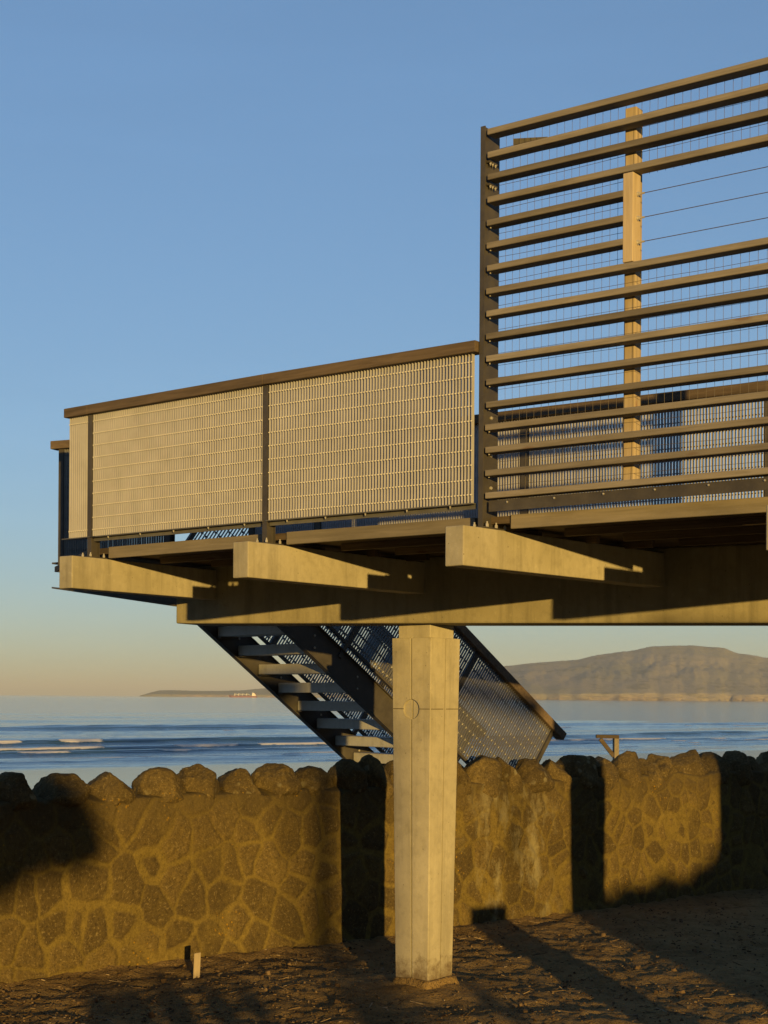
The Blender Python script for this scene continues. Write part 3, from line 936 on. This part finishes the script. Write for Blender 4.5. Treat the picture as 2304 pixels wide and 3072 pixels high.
def coping(uc, wdt, top, seed, lo):
    rs = random.Random(seed)
    bm = bmesh.new(); bmesh.ops.create_icosphere(bm, subdivisions=5, radius=1.0)
    zb = WH - lo
    yo = rs.uniform(-.025, .02)
    lean = rs.uniform(-.14, .14); shl = rs.uniform(.10, .38); ex = rs.uniform(.6, .9)
    planes = []
    for q in range(rs.randint(8, 12)):
        a = rs.uniform(0, 2 * math.pi); el = rs.uniform(-.2, 1.0)
        n_ = V((math.cos(a) * math.cos(el), math.sin(a) * math.cos(el), math.sin(el)))
        planes.append((n_, rs.uniform(.68, .95)))
    f = lambda q, e: math.copysign(abs(q) ** e, q)
    for v in bm.verts:
        c = v.co.copy()
        q = V((f(c.x, ex), f(c.y, .8), f(c.z, .75)))
        for n_, dd in planes:
            ov = q.dot(n_) - dd
            if ov > 0: q -= n_ * ov * .92
        tz = max(0, min(1, (q.z + 1) / 2))
        q.x *= 1 - shl * max(0, tz - .35) ** 1.2
        sd_ = V((seed * 3.1, seed * 1.7, 0))
        d = 1 + .13 * noise.noise(q * 1.3 + sd_) + .06 * noise.noise(q * 3.2 + sd_) + .035 * noise.noise(q * 8 + sd_) + .018 * noise.noise(q * 19 + sd_)
        v.co = V(((q.x * d + lean * tz) * wdt / 2, q.y * d * .215, q.z * d))
    z0_ = min(v.co.z for v in bm.verts); z1_ = max(v.co.z for v in bm.verts)
    x0_ = min(v.co.x for v in bm.verts); x1_ = max(v.co.x for v in bm.verts)
    for v in bm.verts:
        v.co.z = zb + (v.co.z - z0_) / (z1_ - z0_) * (top - zb)
        v.co.x = uc + ((v.co.x - x0_) / (x1_ - x0_) - .5) * wdt
        v.co.y += .165 + yo
    me = bpy.data.meshes.new('coping_stone'); bm.to_mesh(me); bm.free()
    for p in me.polygons: p.use_smooth = True
    me.materials.append(M['coping'])
    o = bpy.data.objects.new('coping_stone', me); COL.objects.link(o); o.parent = wall
    return o
sdn = 1
for xa, xb, yt in cop:
    ua, ub = px_u(xa), px_u(xb)
    um = (ua + ub) / 2
    coping(um, (ub - ua) * (1.0 if xa < 740 else 1.14), px_h((xa + xb) / 2, yt, um + .15), sdn, .13 if xa < 740 else .22)
    sdn += 1
for side, uu in ((-1, px_u(-5)), (1, px_u(1776))):
    for i in range(9):
        wdt = random.uniform(.26, .42); uc = uu + side * (wdt / 2)
        coping(uc, wdt * 1.05, random.uniform(1.52, 1.6), sdn, .12); sdn += 1
        uu += side * wdt

# ------------------------------------------------------------------ ground
def axis(lo, f0, f1, hi, fine, coarse):
    xs = []; x = lo
    while x < f0: xs.append(x); x += coarse
    x = f0
    while x < f1: xs.append(x); x += fine
    x = f1
    while x <= hi: xs.append(x); x += coarse
    return xs
def wall_v(x, y):       # distance behind the wall face
    return -(x - W0.x) * WD.y + (y - W0.y) * WD.x
def ground_z(x, y):
    p = V((x, y, 0))
    z = .035 * noise.noise(p * .7) + .022 * noise.noise(p * 2.3 + V((4, 0, 0)))
    z += .022 * noise.noise(p * 6) + .015 * noise.noise(p * 15)
    wv = wall_v(x, y)
    if wv < .35: z += .036 * max(-7.0, min(0.0, wv)) - .005 + .05 * max(0.0, min(1.0, 1 + wv / .30)) ** 1.5 * (.6 + noise.noise(p * 1.3 + V((9, 0, 0))))
    z += .010 * noise.noise(p * 31)
    dc = math.hypot(x - CC[0], y - CC[1])
    if dc < .7: z = z * dc / .7 + .012 * noise.noise(p * 9) * (1 - dc / .7)
    return z
xs = axis(-60, -4.2, 6.6, 60, .04, 3.0); ys = axis(-80, 8.8, 18.6, 40, .04, 3.0)
vs = []; fs = []
for y in ys:
    for x in xs:
        z = ground_z(x, y)
        wv = wall_v(x, y)
        if wv > .35: z = -2.2 - .05 * wv
        vs.append((x, y, z))
nx = len(xs)
for j in range(len(ys) - 1):
    for i in range(nx - 1):
        fs.append((j * nx + i, j * nx + i + 1, (j + 1) * nx + i + 1, (j + 1) * nx + i))
me = bpy.data.meshes.new('ground'); me.from_pydata(vs, [], fs); me.materials.append(M['ground'])
for p in me.polygons: p.use_smooth = True
g = bpy.data.objects.new('ground', me); COL.objects.link(g); tag(g, kind='structure')

# loose bark, twigs and stones
m = MB(); tones = []
rs = random.Random(5)
def litter_piece(x, y, kind):
    z = ground_z(x, y)
    a = rs.uniform(0, math.pi * 2)
    if kind == 'chip':
        L, W_, T = rs.uniform(.005, .02), rs.uniform(.003, .007), rs.uniform(.0015, .004); tone = rs.random() ** 1.5
    elif kind == 'twig':
        L, W_, T = rs.uniform(.02, .08), rs.uniform(.001, .0028), rs.uniform(.001, .0028); tone = rs.uniform(.2, 1)
    else:
        L = rs.uniform(.004, .014) if rs.random() < .95 else rs.uniform(.016, .034); W_ = L * rs.uniform(.6, .95); T = L * rs.uniform(.4, .7); tone = rs.uniform(.15, .85)
    ax = V((math.cos(a), math.sin(a), rs.uniform(-.35, .35))).normalized()
    ay = ax.cross(V((rs.uniform(-.3, .3), rs.uniform(-.3, .3), 1))).normalized(); az = ax.cross(ay)
    c = V((x, y, z + T * .5))
    n0 = len(m.f)
    if kind == 'stone':
        pts = []
        for k_ in (-1, 1):
            for j_ in range(5):
                t = 2 * math.pi * j_ / 5 + rs.uniform(-.3, .3)
                rr_ = (.7 if k_ > 0 else 1.0) * rs.uniform(.75, 1.1)
                pts.append(c + ax * (math.cos(t) * L * rr_) + ay * (math.sin(t) * W_ * rr_) + az * (k_ * -T * (1 if az.z < 0 else -1)))
        m.hexa(pts[:5], pts[5:])
    else:
        m.box(c, ax, ay, az, L, W_, T)
    tones.extend([tone] * (len(m.f) - n0))
for i in range(17000):
    y = 9.3 + 8.2 * rs.random() ** 1.3
    x = y * rs.uniform(-.29, .29)
    if wall_v(x, y) > -.05 or math.hypot(x - CC[0], y - CC[1]) < .25: continue
    dens = .5 + .5 * noise.noise(V((x * .9, y * .9, 7)))
    if x < -1.0 and y < 11.2: dens += .3
    if rs.random() > dens: continue
    q = rs.random()
    litter_piece(x, y, 'chip' if q < .52 else 'twig' if q < .66 else 'stone')
lit = m.build('ground_litter', M['litter'], None, fix=True)
at = lit.data.attributes.new('tone', 'FLOAT', 'FACE')
for i, t in enumerate(tones): at.data[i].value = t
tag(lit, 'scattered bark chips, twigs and stones on the dirt', 'debris', kind='stuff')

# pale stake driven in at the foot of the wall
m = MB(); sx, sy = -1.43, 11.75
z0 = ground_z(sx, sy) - .03
q = [(-.027, -.012), (.025, -.016), (.024, .014), (-.025, .012)]
a = R(18)
rq = [V((x * math.cos(a) - y * math.sin(a) + sx, x * math.sin(a) + y * math.cos(a) + sy, 0)) for x, y in q]
m.hexa([p + UP * z0 for p in rq], [p + V((.008, 0, z0 + .215 + .012 * math.sin(i * 2.1))) for i, p in enumerate(rq)])
st = m.build('wooden_stake', M['stake'], None, bevel=0.003)
tag(st, 'short pale split timber stake standing in the dirt by the wall', 'stake')

# ------------------------------------------------------------------ beach and sea
SU = V((.78, .626, 0)).normalized(); SV = V((-.626, .78, 0)).normalized(); SP = V((-22, 95.5, 0))
def uv(u, v): return SP + SU * u + SV * v
vs = []; fs = []; wet = []
us = [-260 + 4 * i for i in range(160)]; vv = [-95 + 2.5 * i for i in range(60)]
for v in vv:
    for u in us:
        p = uv(u, v)
        f = (v + 95) / 95
        z = -.7 + (SEA + .7) * min(f, 1) - .03 * max(0, v)
        z += .02 * noise.noise(V((u * .15, v * .15, 0)))
        vs.append((p.x, p.y, z)); wet.append(min(1, max(0, (v + 45) / 20)))
n_ = len(us)
for j in range(len(vv) - 1):
    for i in range(n_ - 1):
        fs.append((j * n_ + i, j * n_ + i + 1, (j + 1) * n_ + i + 1, (j + 1) * n_ + i))
me = bpy.data.meshes.new('beach'); me.from_pydata(vs, [], fs); me.materials.append(M['sand'])
a_ = me.attributes.new('wet', 'FLOAT', 'POINT'); a_.data.foreach_set('value', wet)
for p in me.polygons: p.use_smooth = True
b_ = bpy.data.objects.new('beach', me); COL.objects.link(b_); tag(b_, kind='structure')

def nz(x, y, s=0): return noise.noise(V((x, y, s)))
CREST = [(2.5, .10, .8, .3), (6.5, .10, .9, .1), (10.5, .17, 1.1, .35), (15, .11, 1.1, .2), (20.5, .30, 1.2, .62), (27.5, .34, 1.3, .62), (33.5, .15, 1.5, .1), (41, .44, 1.5, .5), (50, .15, 2.4, .0), (60, .24, 2.8, .0), (81, .36, 3.2, .15),
         (97, .62, 2.5, .0), (128, .28, 7, 0), (165, .3, 9, 0), (205, .3, 9, 0), (260, .25, 11, 0)]
def sea_pt(u, v):
    z = 0.0; foam = 0.0
    for i, (vc, amp, wd, fo) in enumerate(CREST):
        c = vc + 3.5 * nz(u / 55, vc * .37, 1) * (1 + vc / 60) + 1.0 * nz(u / 9, vc * .7, 2)
        ma = .5 + 1.0 * nz(u / 34 + i * 7.3, vc * .9, 4)
        if i == 7: ma = max(ma, .85 if 4 < u < 55 else ma)
        if i == 11: ma = .15 + .95 * math.exp(-((u - 64) / 22) ** 2) + max(0, ma) * .3
        ma = max(0.0, min(1.1, ma + .25))
        d = v - c
        sg = wd * (1.35 if d > 0 else .62)       # steeper towards the shore
        e = math.exp(-(d / sg) ** 2)
        z += amp * ma * e
        if fo:
            fm = nz(u / 10 + 31 * i, vc * 1.3, 6) + .35 * nz(u / 2.6, vc, 8)
            thr = .30 - .42 * fo
            if i == 7:
                fm = -.4
                if 8 < u < 19.5 or 23.5 < u < 28.5: fm = .62 + .25 * nz(u / 1.7, 3, 9)
            if fm > thr:
                fw = math.exp(-((d + wd * .25) / (wd * (.42 if i == 7 else .32))) ** 2)
                foam = max(foam, min(1, (fm - thr) * 4) * fw * min(1, ma + .3))
                z += .10 * amp * fw * (1 + nz(u * 1.4, v * 1.4, 3))
    if v < 26:                                     # thin broken lace in the shallows
        foam = max(foam, .55 * max(0, nz(u / 5, v / 1.1, 12) - .25) * (1 - v / 26) * 2)
    z += .03 * nz(u * .5, v * .9, 15) * min(1, v / 8)
    return z, foam
us = [-120 + 1.1 * i for i in range(300)]
vv = []; v = -3.0
while v < 60: vv.append(v); v += .32
while v < 300: vv.append(v); v += 1.0 + (v - 60) * .012
vs = []; fs = []; fo = []
umin, umax = us[0], us[-1]
vmx = vv[-1]
for v in vv:
    for u in us:
        z, f = sea_pt(u, v)
        ed_ = min(1, max(0, (u - umin) / 12), max(0, (umax - u) / 12), max(0, (vmx - v) / 30))
        z *= ed_; f *= ed_
        p = uv(u, v)
        if v < 1.0: z -= .02
        vs.append((p.x, p.y, SEA + z)); fo.append(f)
n_ = len(us); m_ = len(vv)
for j in range(m_ - 1):
    for i in range(n_ - 1):
        fs.append((j * n_ + i, j * n_ + i + 1, (j + 1) * n_ + i + 1, (j + 1) * n_ + i))
def addq(pts):
    k = len(vs)
    for p in pts: vs.append((p.x, p.y, SEA)); fo.append(0.0)
    fs.append(tuple(range(k, k + len(pts))))
FAR = 30000
v0 = vv[0]
addq([uv(-FAR, v0), uv(umin, v0), uv(umin, vmx), uv(-FAR, vmx)])
addq([uv(umax, v0), uv(FAR, v0), uv(FAR, vmx), uv(umax, vmx)])
addq([uv(-FAR, vmx), uv(FAR, vmx), uv(FAR, FAR), uv(-FAR, FAR)])
me = bpy.data.meshes.new('sea'); me.from_pydata(vs, [], fs); me.materials.append(M['sea'])
a_ = me.attributes.new('foam', 'FLOAT', 'POINT'); a_.data.foreach_set('value', fo)
for p in me.polygons: p.use_smooth = True
s_ = bpy.data.objects.new('sea', me); COL.objects.link(s_); tag(s_, kind='structure')

# ------------------------------------------------------------------ far hills
def interp(tab, x):
    if x <= tab[0][0]: return tab[0][1]
    for (a, b), (c, d) in zip(tab, tab[1:]):
        if x <= c: 
            t = (x - a) / (c - a); t = t * t * (3 - 2 * t) if abs(d - b) > 12 else t
            return b + (d - b) * t
    return tab[-1][1]
def hill(name, dist, depth, tab, cliff_h, mat, dx, rough):
    """tab: (picture x, crest height in picture px of the 1659-wide frame) at the crest distance"""
    vs = []; fs = []; cl = []
    crest = dist + depth
    x0, x1 = tab[0][0], tab[-1][0]
    nxs = int((x1 - x0) / dx); rows = [0, .018, .026, .036, .05] + [.05 + .95 * (q / 30) for q in range(1, 31)] + [1.15, 1.5]
    for r_ in rows:
        for i in range(nxs + 1):
            px = x0 + (x1 - x0) * i / nxs
            Hc = interp(tab, px) / 3300.0 * crest + (CAMH - SEA)
            yy = dist + depth * r_ + 60 * noise.noise(V((px / 40, 3, dist)))
            xx = (px - 829.5) / 3300.0 * (dist + depth * min(r_, 1.0))
            edge = min(1, Hc / (cliff_h * 1.6))
            if r_ == 0: z = -2
            elif r_ == .018: z = cliff_h * edge * max(.12, .15 + 2.4 * noise.noise(V((px / 16, 1, dist))) + 1.0 * noise.noise(V((px / 5, 4, dist))))
            else:
                t = min(r_, 1.0)
                z = cliff_h * edge + (Hc - cliff_h * edge) * (t ** .8) if r_ <= 1 else Hc * (1 - (r_ - 1) * 1.2)
                z += rough * .5 * Hc * noise.noise(V((px / 9 + r_ * 4, r_ * 9, dist + 3))) * math.sin(math.pi * min(1, r_)) * .4
                z += rough * Hc * noise.noise(V((px / 45, r_ * 5, dist))) * math.sin(math.pi * min(1, r_)) + rough * .35 * Hc * noise.noise(V((px / 12, r_ * 16, dist))) * math.sin(math.pi * min(1, r_))
            if i in (0, nxs): z = -2
            if r_ == 1.0: z += (1.6 * abs(noise.noise(V((px * .9, 2, dist)))) + 1.5 * noise.noise(V((px / 7, 5, dist)))) * min(1, Hc / 30)
            vs.append((xx, yy, SEA + z)); cl.append(1.0 if r_ <= .018 else 0.2 if r_ <= .026 else 0.0)
    n = nxs + 1
    for j in range(len(rows) - 1):
        for i in range(nxs):
            fs.append((j * n + i, j * n + i + 1, (j + 1) * n + i + 1, (j + 1) * n + i))
    me = bpy.data.meshes.new(name); me.from_pydata(vs, [], fs); me.materials.append(mat)
    a = me.attributes.new('cliff', 'FLOAT', 'POINT'); a.data.foreach_set('value', cl)
    for p in me.polygons: p.use_smooth = True
    o = bpy.data.objects.new(name, me); COL.objects.link(o); tag(o, kind='structure')
    return o
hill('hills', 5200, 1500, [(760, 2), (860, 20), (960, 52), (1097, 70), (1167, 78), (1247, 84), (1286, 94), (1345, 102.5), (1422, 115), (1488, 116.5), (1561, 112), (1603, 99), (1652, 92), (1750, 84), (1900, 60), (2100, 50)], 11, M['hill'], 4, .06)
hill('headland', 9800, 900, [(300, 0), (312, 3), (328, 8), (345, 12), (372, 12.5), (396, 12), (420, 11.5), (470, 11.5), (520, 13), (560, 17), (600, 20), (680, 26), (780, 34), (900, 26), (980, 6)], 14, M['head'], 3, .08)

# bulk carrier on the horizon
SY = 7000.0; hs = SY / 9000; spx = SY / 3300.0
def sxp(x): return (x - 829.5) * spx
ship = empty('cargo_ship', (sxp(524), SY, SEA))
tag(ship, 'distant bulk carrier with a red-brown hull and white bridge at its stern on the horizon', 'ship')
L0, L1 = sxp(493.5), sxp(555.5); hb = 12.0 * hs
def prof(z, f): return [V((L0 + f, SY, z)), V((L0 + 14 + f * .3, SY - hb, z)), V((L1 - 3, SY - hb, z)), V((L1, SY - 6, z)), V((L1, SY + 6, z)), V((L1 - 3, SY + hb, z)), V((L0 + 14 + f * .3, SY + hb, z))]
m = MB(); m.hexa(prof(SEA - 2, 7), prof(SEA + 9.5 * hs, 1)); m.build('hull', M['hull'], ship)
m = MB(); m.hexa([V((L0 + 1, SY, SEA + 9.5 * hs)), V((L0 + 16, SY - 11, SEA + 9.5 * hs)), V((L0 + 16, SY + 11, SEA + 9.5 * hs))], [V((L0 - 1, SY, SEA + 13 * hs)), V((L0 + 15, SY - 11, SEA + 12 * hs)), V((L0 + 15, SY + 11, SEA + 12 * hs))]); m.build('forecastle', M['hull'], ship)
for k in range(5):
    x = L0 + (26 + k * 22) * hs
    m = MB(); m.box((x, SY, SEA + 10.8 * hs), (1, 0, 0), (0, 1, 0), UP, 8 * hs, 8 * hs, 1.5 * hs)
    m.build('hatch_cover', M['shipd'], ship)
for k in range(4):
    x = L0 + (36.5 + k * 23) * hs
    m = MB(); m.tube((x, SY, SEA + 9.5 * hs), (x, SY, SEA + 23 * hs), 1.6, 1.4, n=8); m.bar((x - 1, SY, SEA + 22 * hs), (x + 15, SY, SEA + 17 * hs), (0, 1, 0), .6, .7); m.build('deck_crane', M['shipw'], ship)
m = MB(); x = L1 - 19 * hs
m.box((x, SY, SEA + 14 * hs), (1, 0, 0), (0, 1, 0), UP, 11 * hs, 10 * hs, 5 * hs); m.box((x - 2, SY, SEA + 21 * hs), (1, 0, 0), (0, 1, 0), UP, 7 * hs, 9 * hs, 4 * hs); m.box((x - 4, SY, SEA + 26 * hs), (1, 0, 0), (0, 1, 0), UP, 4 * hs, 12 * hs, 1.6 * hs)
m.tube((x - 4, SY, SEA + 27 * hs), (x - 4, SY, SEA + 34 * hs), .8, .5, n=6); m.build('bridge', M['shipw'], ship)
m = MB(); m.box((L1 - 9 * hs, SY, SEA + 21 * hs), (1, 0, 0), (0, 1, 0), UP, 2.5 * hs, 3 * hs, 4.5 * hs); m.build('funnel', M['hull'], ship)

# timber post with cross arm and brace on the beach side
fy = 18.6
def fp(x, y): return V(((x - 829.5) / 3300 * fy, fy, CAMH - (y - (1506.5 + (x - 829.5) * .0068)) / 3300 * fy))
tf = empty('braced_timber_post', (fp(1331, 1640).x, fy, -.8))
tag(tf, 'weathered timber post with a short cross arm and diagonal brace beyond the wall', 'post')
m = MB(); t = fp(1331, 1592); m.box((t.x, fy, (t.z - .8) / 2), (1, .25, 0), (-.25, 1, 0), UP, .030, .032, (t.z + .8) / 2); m.build('post', M['fascia'], tf, bevel=.004)
a, b = fp(1288, 1590.5), fp(1337, 1591.5)
m = MB(); m.bar(a + V((0, -.002, 0)), b + V((0, -.002, 0)), (0, 1, 0), .036, .021, UP); m.build('cross_arm', M['deck_t'], tf, bevel=.003)  # arm and brace take a darker timber colour in place of partial shade
a, b = fp(1297, 1596), fp(1327, 1634)
m = MB(); m.bar(a, b, (0, 1, 0), .022, .024); m.build('brace', M['deck_t'], tf, bevel=.003)

# ------------------------------------------------------------------ what stands behind and beside the camera and throws the long shadows
toward = V((math.sin(SUN_AZ), -math.cos(SUN_AZ), math.tan(SUN_EL)))
def wall_pt(x, y):
    u = px_u(x); p = W0 + WD * u
    return V((p.x, p.y, px_h(x, y, u)))
# concrete landing abutment at the landward end
aS = GE + GD * 8.55
mb = MB()
a0, a1 = aS - GN * .05, aS + GD * 5 - GN * .05
b0, b1 = aS + GN * .5, aS + GD * 5 + GN * .5
mb.hexa([P2(p, -.2) for p in (a0, a1, b1, b0)], [P2(p, girder_bottom(9) + .0) for p in (a0, a1, b1, b0)])
ab = mb.build('abutment', M['girder_conc'], None, bevel=.02)
tag(ab, 'solid concrete abutment carrying the landward end of the walkway', 'abutment')
# square timber bollard
p = wall_pt(1055, 1960) + toward * 8.6
m = MB(); a = R(20)
q = [V((p.x + .20 * (math.cos(a) * i - math.sin(a) * j), p.y + .20 * (math.sin(a) * i + math.cos(a) * j), 0)) for i, j in ((-1, -1), (1, -1), (1, 1), (-1, 1))]
m.hexa([v - UP * .1 for v in q], [v + UP * p.z for v in q])
bo = m.build('bollard', M['fascia'], None, bevel=.015, seg=2)
tag(bo, 'stout square timber bollard on the dirt near the walkway', 'bollard')
# trees and shrubs to the landward side
def tree(name, base, clumps, leaves, label, trunk_r=.11, lf=.09, seed=1, cat='tree'):
    rs = random.Random(seed)
    root = empty(name, base); tag(root, label, cat)
    B = V(base)
    m = MB()
    ctr = sum((c for c, r in clumps), V((0, 0, 0))) / len(clumps)
    fork = V((B.x + (ctr.x - B.x) * .3, B.y, B.z + (min(c.z for c, r in clumps) - B.z) * .6))
    m.tube(B - UP * .2, fork, trunk_r, trunk_r * .7, n=9)
    for c, r in clumps:
        mid = fork.lerp(c, .55) + V((rs.uniform(-.1, .1), rs.uniform(-.1, .1), .08))
        m.tube(fork, mid, trunk_r * .55, trunk_r * .35, n=7); m.tube(mid, c, trunk_r * .35, trunk_r * .12, n=6)
    m.build('trunk', M['bark'], root)
    m = MB()
    for i in range(leaves):
        c, r = clumps[rs.randrange(len(clumps))]
        d = V((rs.gauss(0, 1), rs.gauss(0, 1), rs.gauss(0, 1))).normalized() * r * rs.random() ** .5
        d.z *= .8
        p = c + d
        a = V((rs.gauss(0, 1), rs.gauss(0, 1), rs.gauss(0, 1))).normalized(); b = a.orthogonal().normalized()
        s1, s2 = lf * rs.uniform(.6, 1.3), lf * rs.uniform(.3, .6)
        m.add([p - a * s1, p + b * s2, p + a * s1, p - b * s2], [(0, 1, 2, 3)])
    m.build('crown', M['leaf'], root, fix=False)
    return root
def back(x, y, d): return wall_pt(x, y) + toward * d
c = [(back(-20, 1800, 27), .62), (back(60, 1770, 27.5), .50), (back(120, 1790, 27), .36), (back(165, 1828, 27), .22), (back(-120, 1720, 27), .7), (back(20, 1700, 28), .34)]
b = back(-330, 2100, 27)
tree('small_tree', (b.x, b.y, 0), c, 7000, 'small dark-leaved tree on the landward side', .05, seed=3)
def gpt(x, y, d):      # a point d metres sunward of a spot on the ground seen at picture (x, y)
    Y = CAMH * 3300 / (y - (1506.5 + (x - 829.5) * .0068)); X = (x - 829.5 - (y - 1506.5) * .0068) / 3300 * Y
    return V((X, Y, 0)) + toward * d
c = [(gpt(1560, 2020, 22), .42), (gpt(1640, 2075, 22), .45), (gpt(1720, 2110, 21.5), .5), (gpt(1640, 2000, 23), .5), (gpt(1480, 1985, 23), .3), (gpt(1800, 2050, 22), .6)]
b = gpt(1650, 2060, 22)
tree('coastal_shrub', (b.x, b.y, 0), c, 6000, 'low spreading dark shrub nearest the walkway on the landward side', .05, seed=8, cat='shrub')
c = [(gpt(250, 2225, 12), .10), (gpt(420, 2215, 12.5), .12), (gpt(520, 2206, 12), .09), (gpt(600, 2203, 12.3), .07), (gpt(330, 2232, 12), .12), (gpt(1200, 2216, 12), .08), (gpt(900, 2240, 12), .10)]
b = gpt(420, 2300, 12)
tree('coastal_shrub', (b.x, b.y, 0), c, 4000, 'straggly knee-high shrub with sparse leaves on the landward side', .03, .05, seed=9, cat='shrub')
c = [(back(1540, 1935, 24), .45), (back(1600, 1880, 24), .5), (back(1470, 1985, 24.5), .36), (back(1700, 1800, 24), .75), (back(1650, 1960, 24), .6)]
b = back(1660, 2100, 24)
tree('coastal_shrub', (b.x, b.y, 0), c, 7000, 'rounded dark coastal shrub on the landward side', .08, seed=5, cat='shrub')
def spt(x, y, d, Y=14.9):
    return V(((x - 829.5 - (y - 1506.5) * .0068) / 3300 * Y, Y, CAMH - (y - 1506.5 - (x - 829.5) * .0068) / 3300 * Y)) + toward * d
c = [(spt(x, 1490, 27), .19) for x in (470, 510, 550, 585, 608)]  # added out-of-view crown, flattened to shade the left of the stairs
b = spt(540, 1490, 27)
tree('stair_shade_tree', (b.x, b.y, 0), c, 5000, 'thin stemmed tree with a flat crown, added near the middle inland to shade the stair treads', .022, .05, seed=21)
c = [(spt(x, y, 27), .15) for x, y in ((1000, 1488), (1040, 1492), (1080, 1498), (1120, 1506), (1160, 1512), (1195, 1518))]  # second added crown, placed to shade the right balustrade and handrail
b = spt(1100, 1500, 27)
tree('stair_shade_tree', (b.x, b.y, 0), c, 5000, 'thin stemmed tree with a flat crown, added farther right inland to shade the stair balustrade', .022, .05, seed=22)
p = back(700, 1700, 46)
m = MB(); m.tube((p.x, p.y, -.3), (p.x, p.y, CAMH - .25 + 46 * math.tan(SUN_EL)), .19, .15, n=14)  # stand-in for an unseen tree trunk, casts the soft band on the wall
po = m.build('stand_in_pole', M['bark'], None); tag(po, 'plain round pole added inland in place of an unseen tree trunk', 'pole')

# trees added out of view to cut inland skylight, gap left for the sun
rs = random.Random(11)
m = MB()
for i in range(64):
    az = R(rs.uniform(-100, 100))
    if abs(az - SUN_AZ) < R(11): continue
    dist = rs.uniform(52, 66)
    bx_, by_ = math.sin(az) * dist, -math.cos(az) * dist
    hh = rs.uniform(9, 15)
    for q in range(150):
        d = V((rs.gauss(0, 1), rs.gauss(0, 1), rs.gauss(0, 1))).normalized() * rs.random() ** .4
        p = V((bx_ + d.x * 4.2, by_ + d.y * 3, hh * .5 + d.z * hh * .5))
        a = V((rs.gauss(0, 1), rs.gauss(0, 1), rs.gauss(0, 1))).normalized(); b = a.orthogonal().normalized()
        r_ = rs.uniform(.5, 1.1)
        m.add([p - a * r_, p + b * r_ * .7, p + a * r_, p - b * r_ * .7], [(0, 1, 2, 3)])
tb = m.build('skylight_block_trees', M['leaf'], None, fix=False); tag(tb, 'unseen belt of dark trees added to block skylight from inland', 'trees', kind='stuff')

# sea air: one even pale volume round everything
HZ = 6.2e-5
m = MB(); m.box((0, 0, (260 - 9) / 2), (1, 0, 0), (0, 1, 0), UP, 44000, 44000, (260 + 9) / 2)
k = NT('sea_air'); k.n.remove(k.b)
pv_ = k.n.new('ShaderNodeVolumePrincipled'); pv_.inputs['Color'].default_value = (0.94, 0.99, 1.0, 1); pv_.inputs['Density'].default_value = HZ
pv_.inputs['Anisotropy'].default_value = 0.0
k.L(pv_.outputs[0], k.out.inputs['Volume'])
hz = m.build('haze', k.m, None); tag(hz, kind='stuff')
scene.cycles.volume_bounces = 0
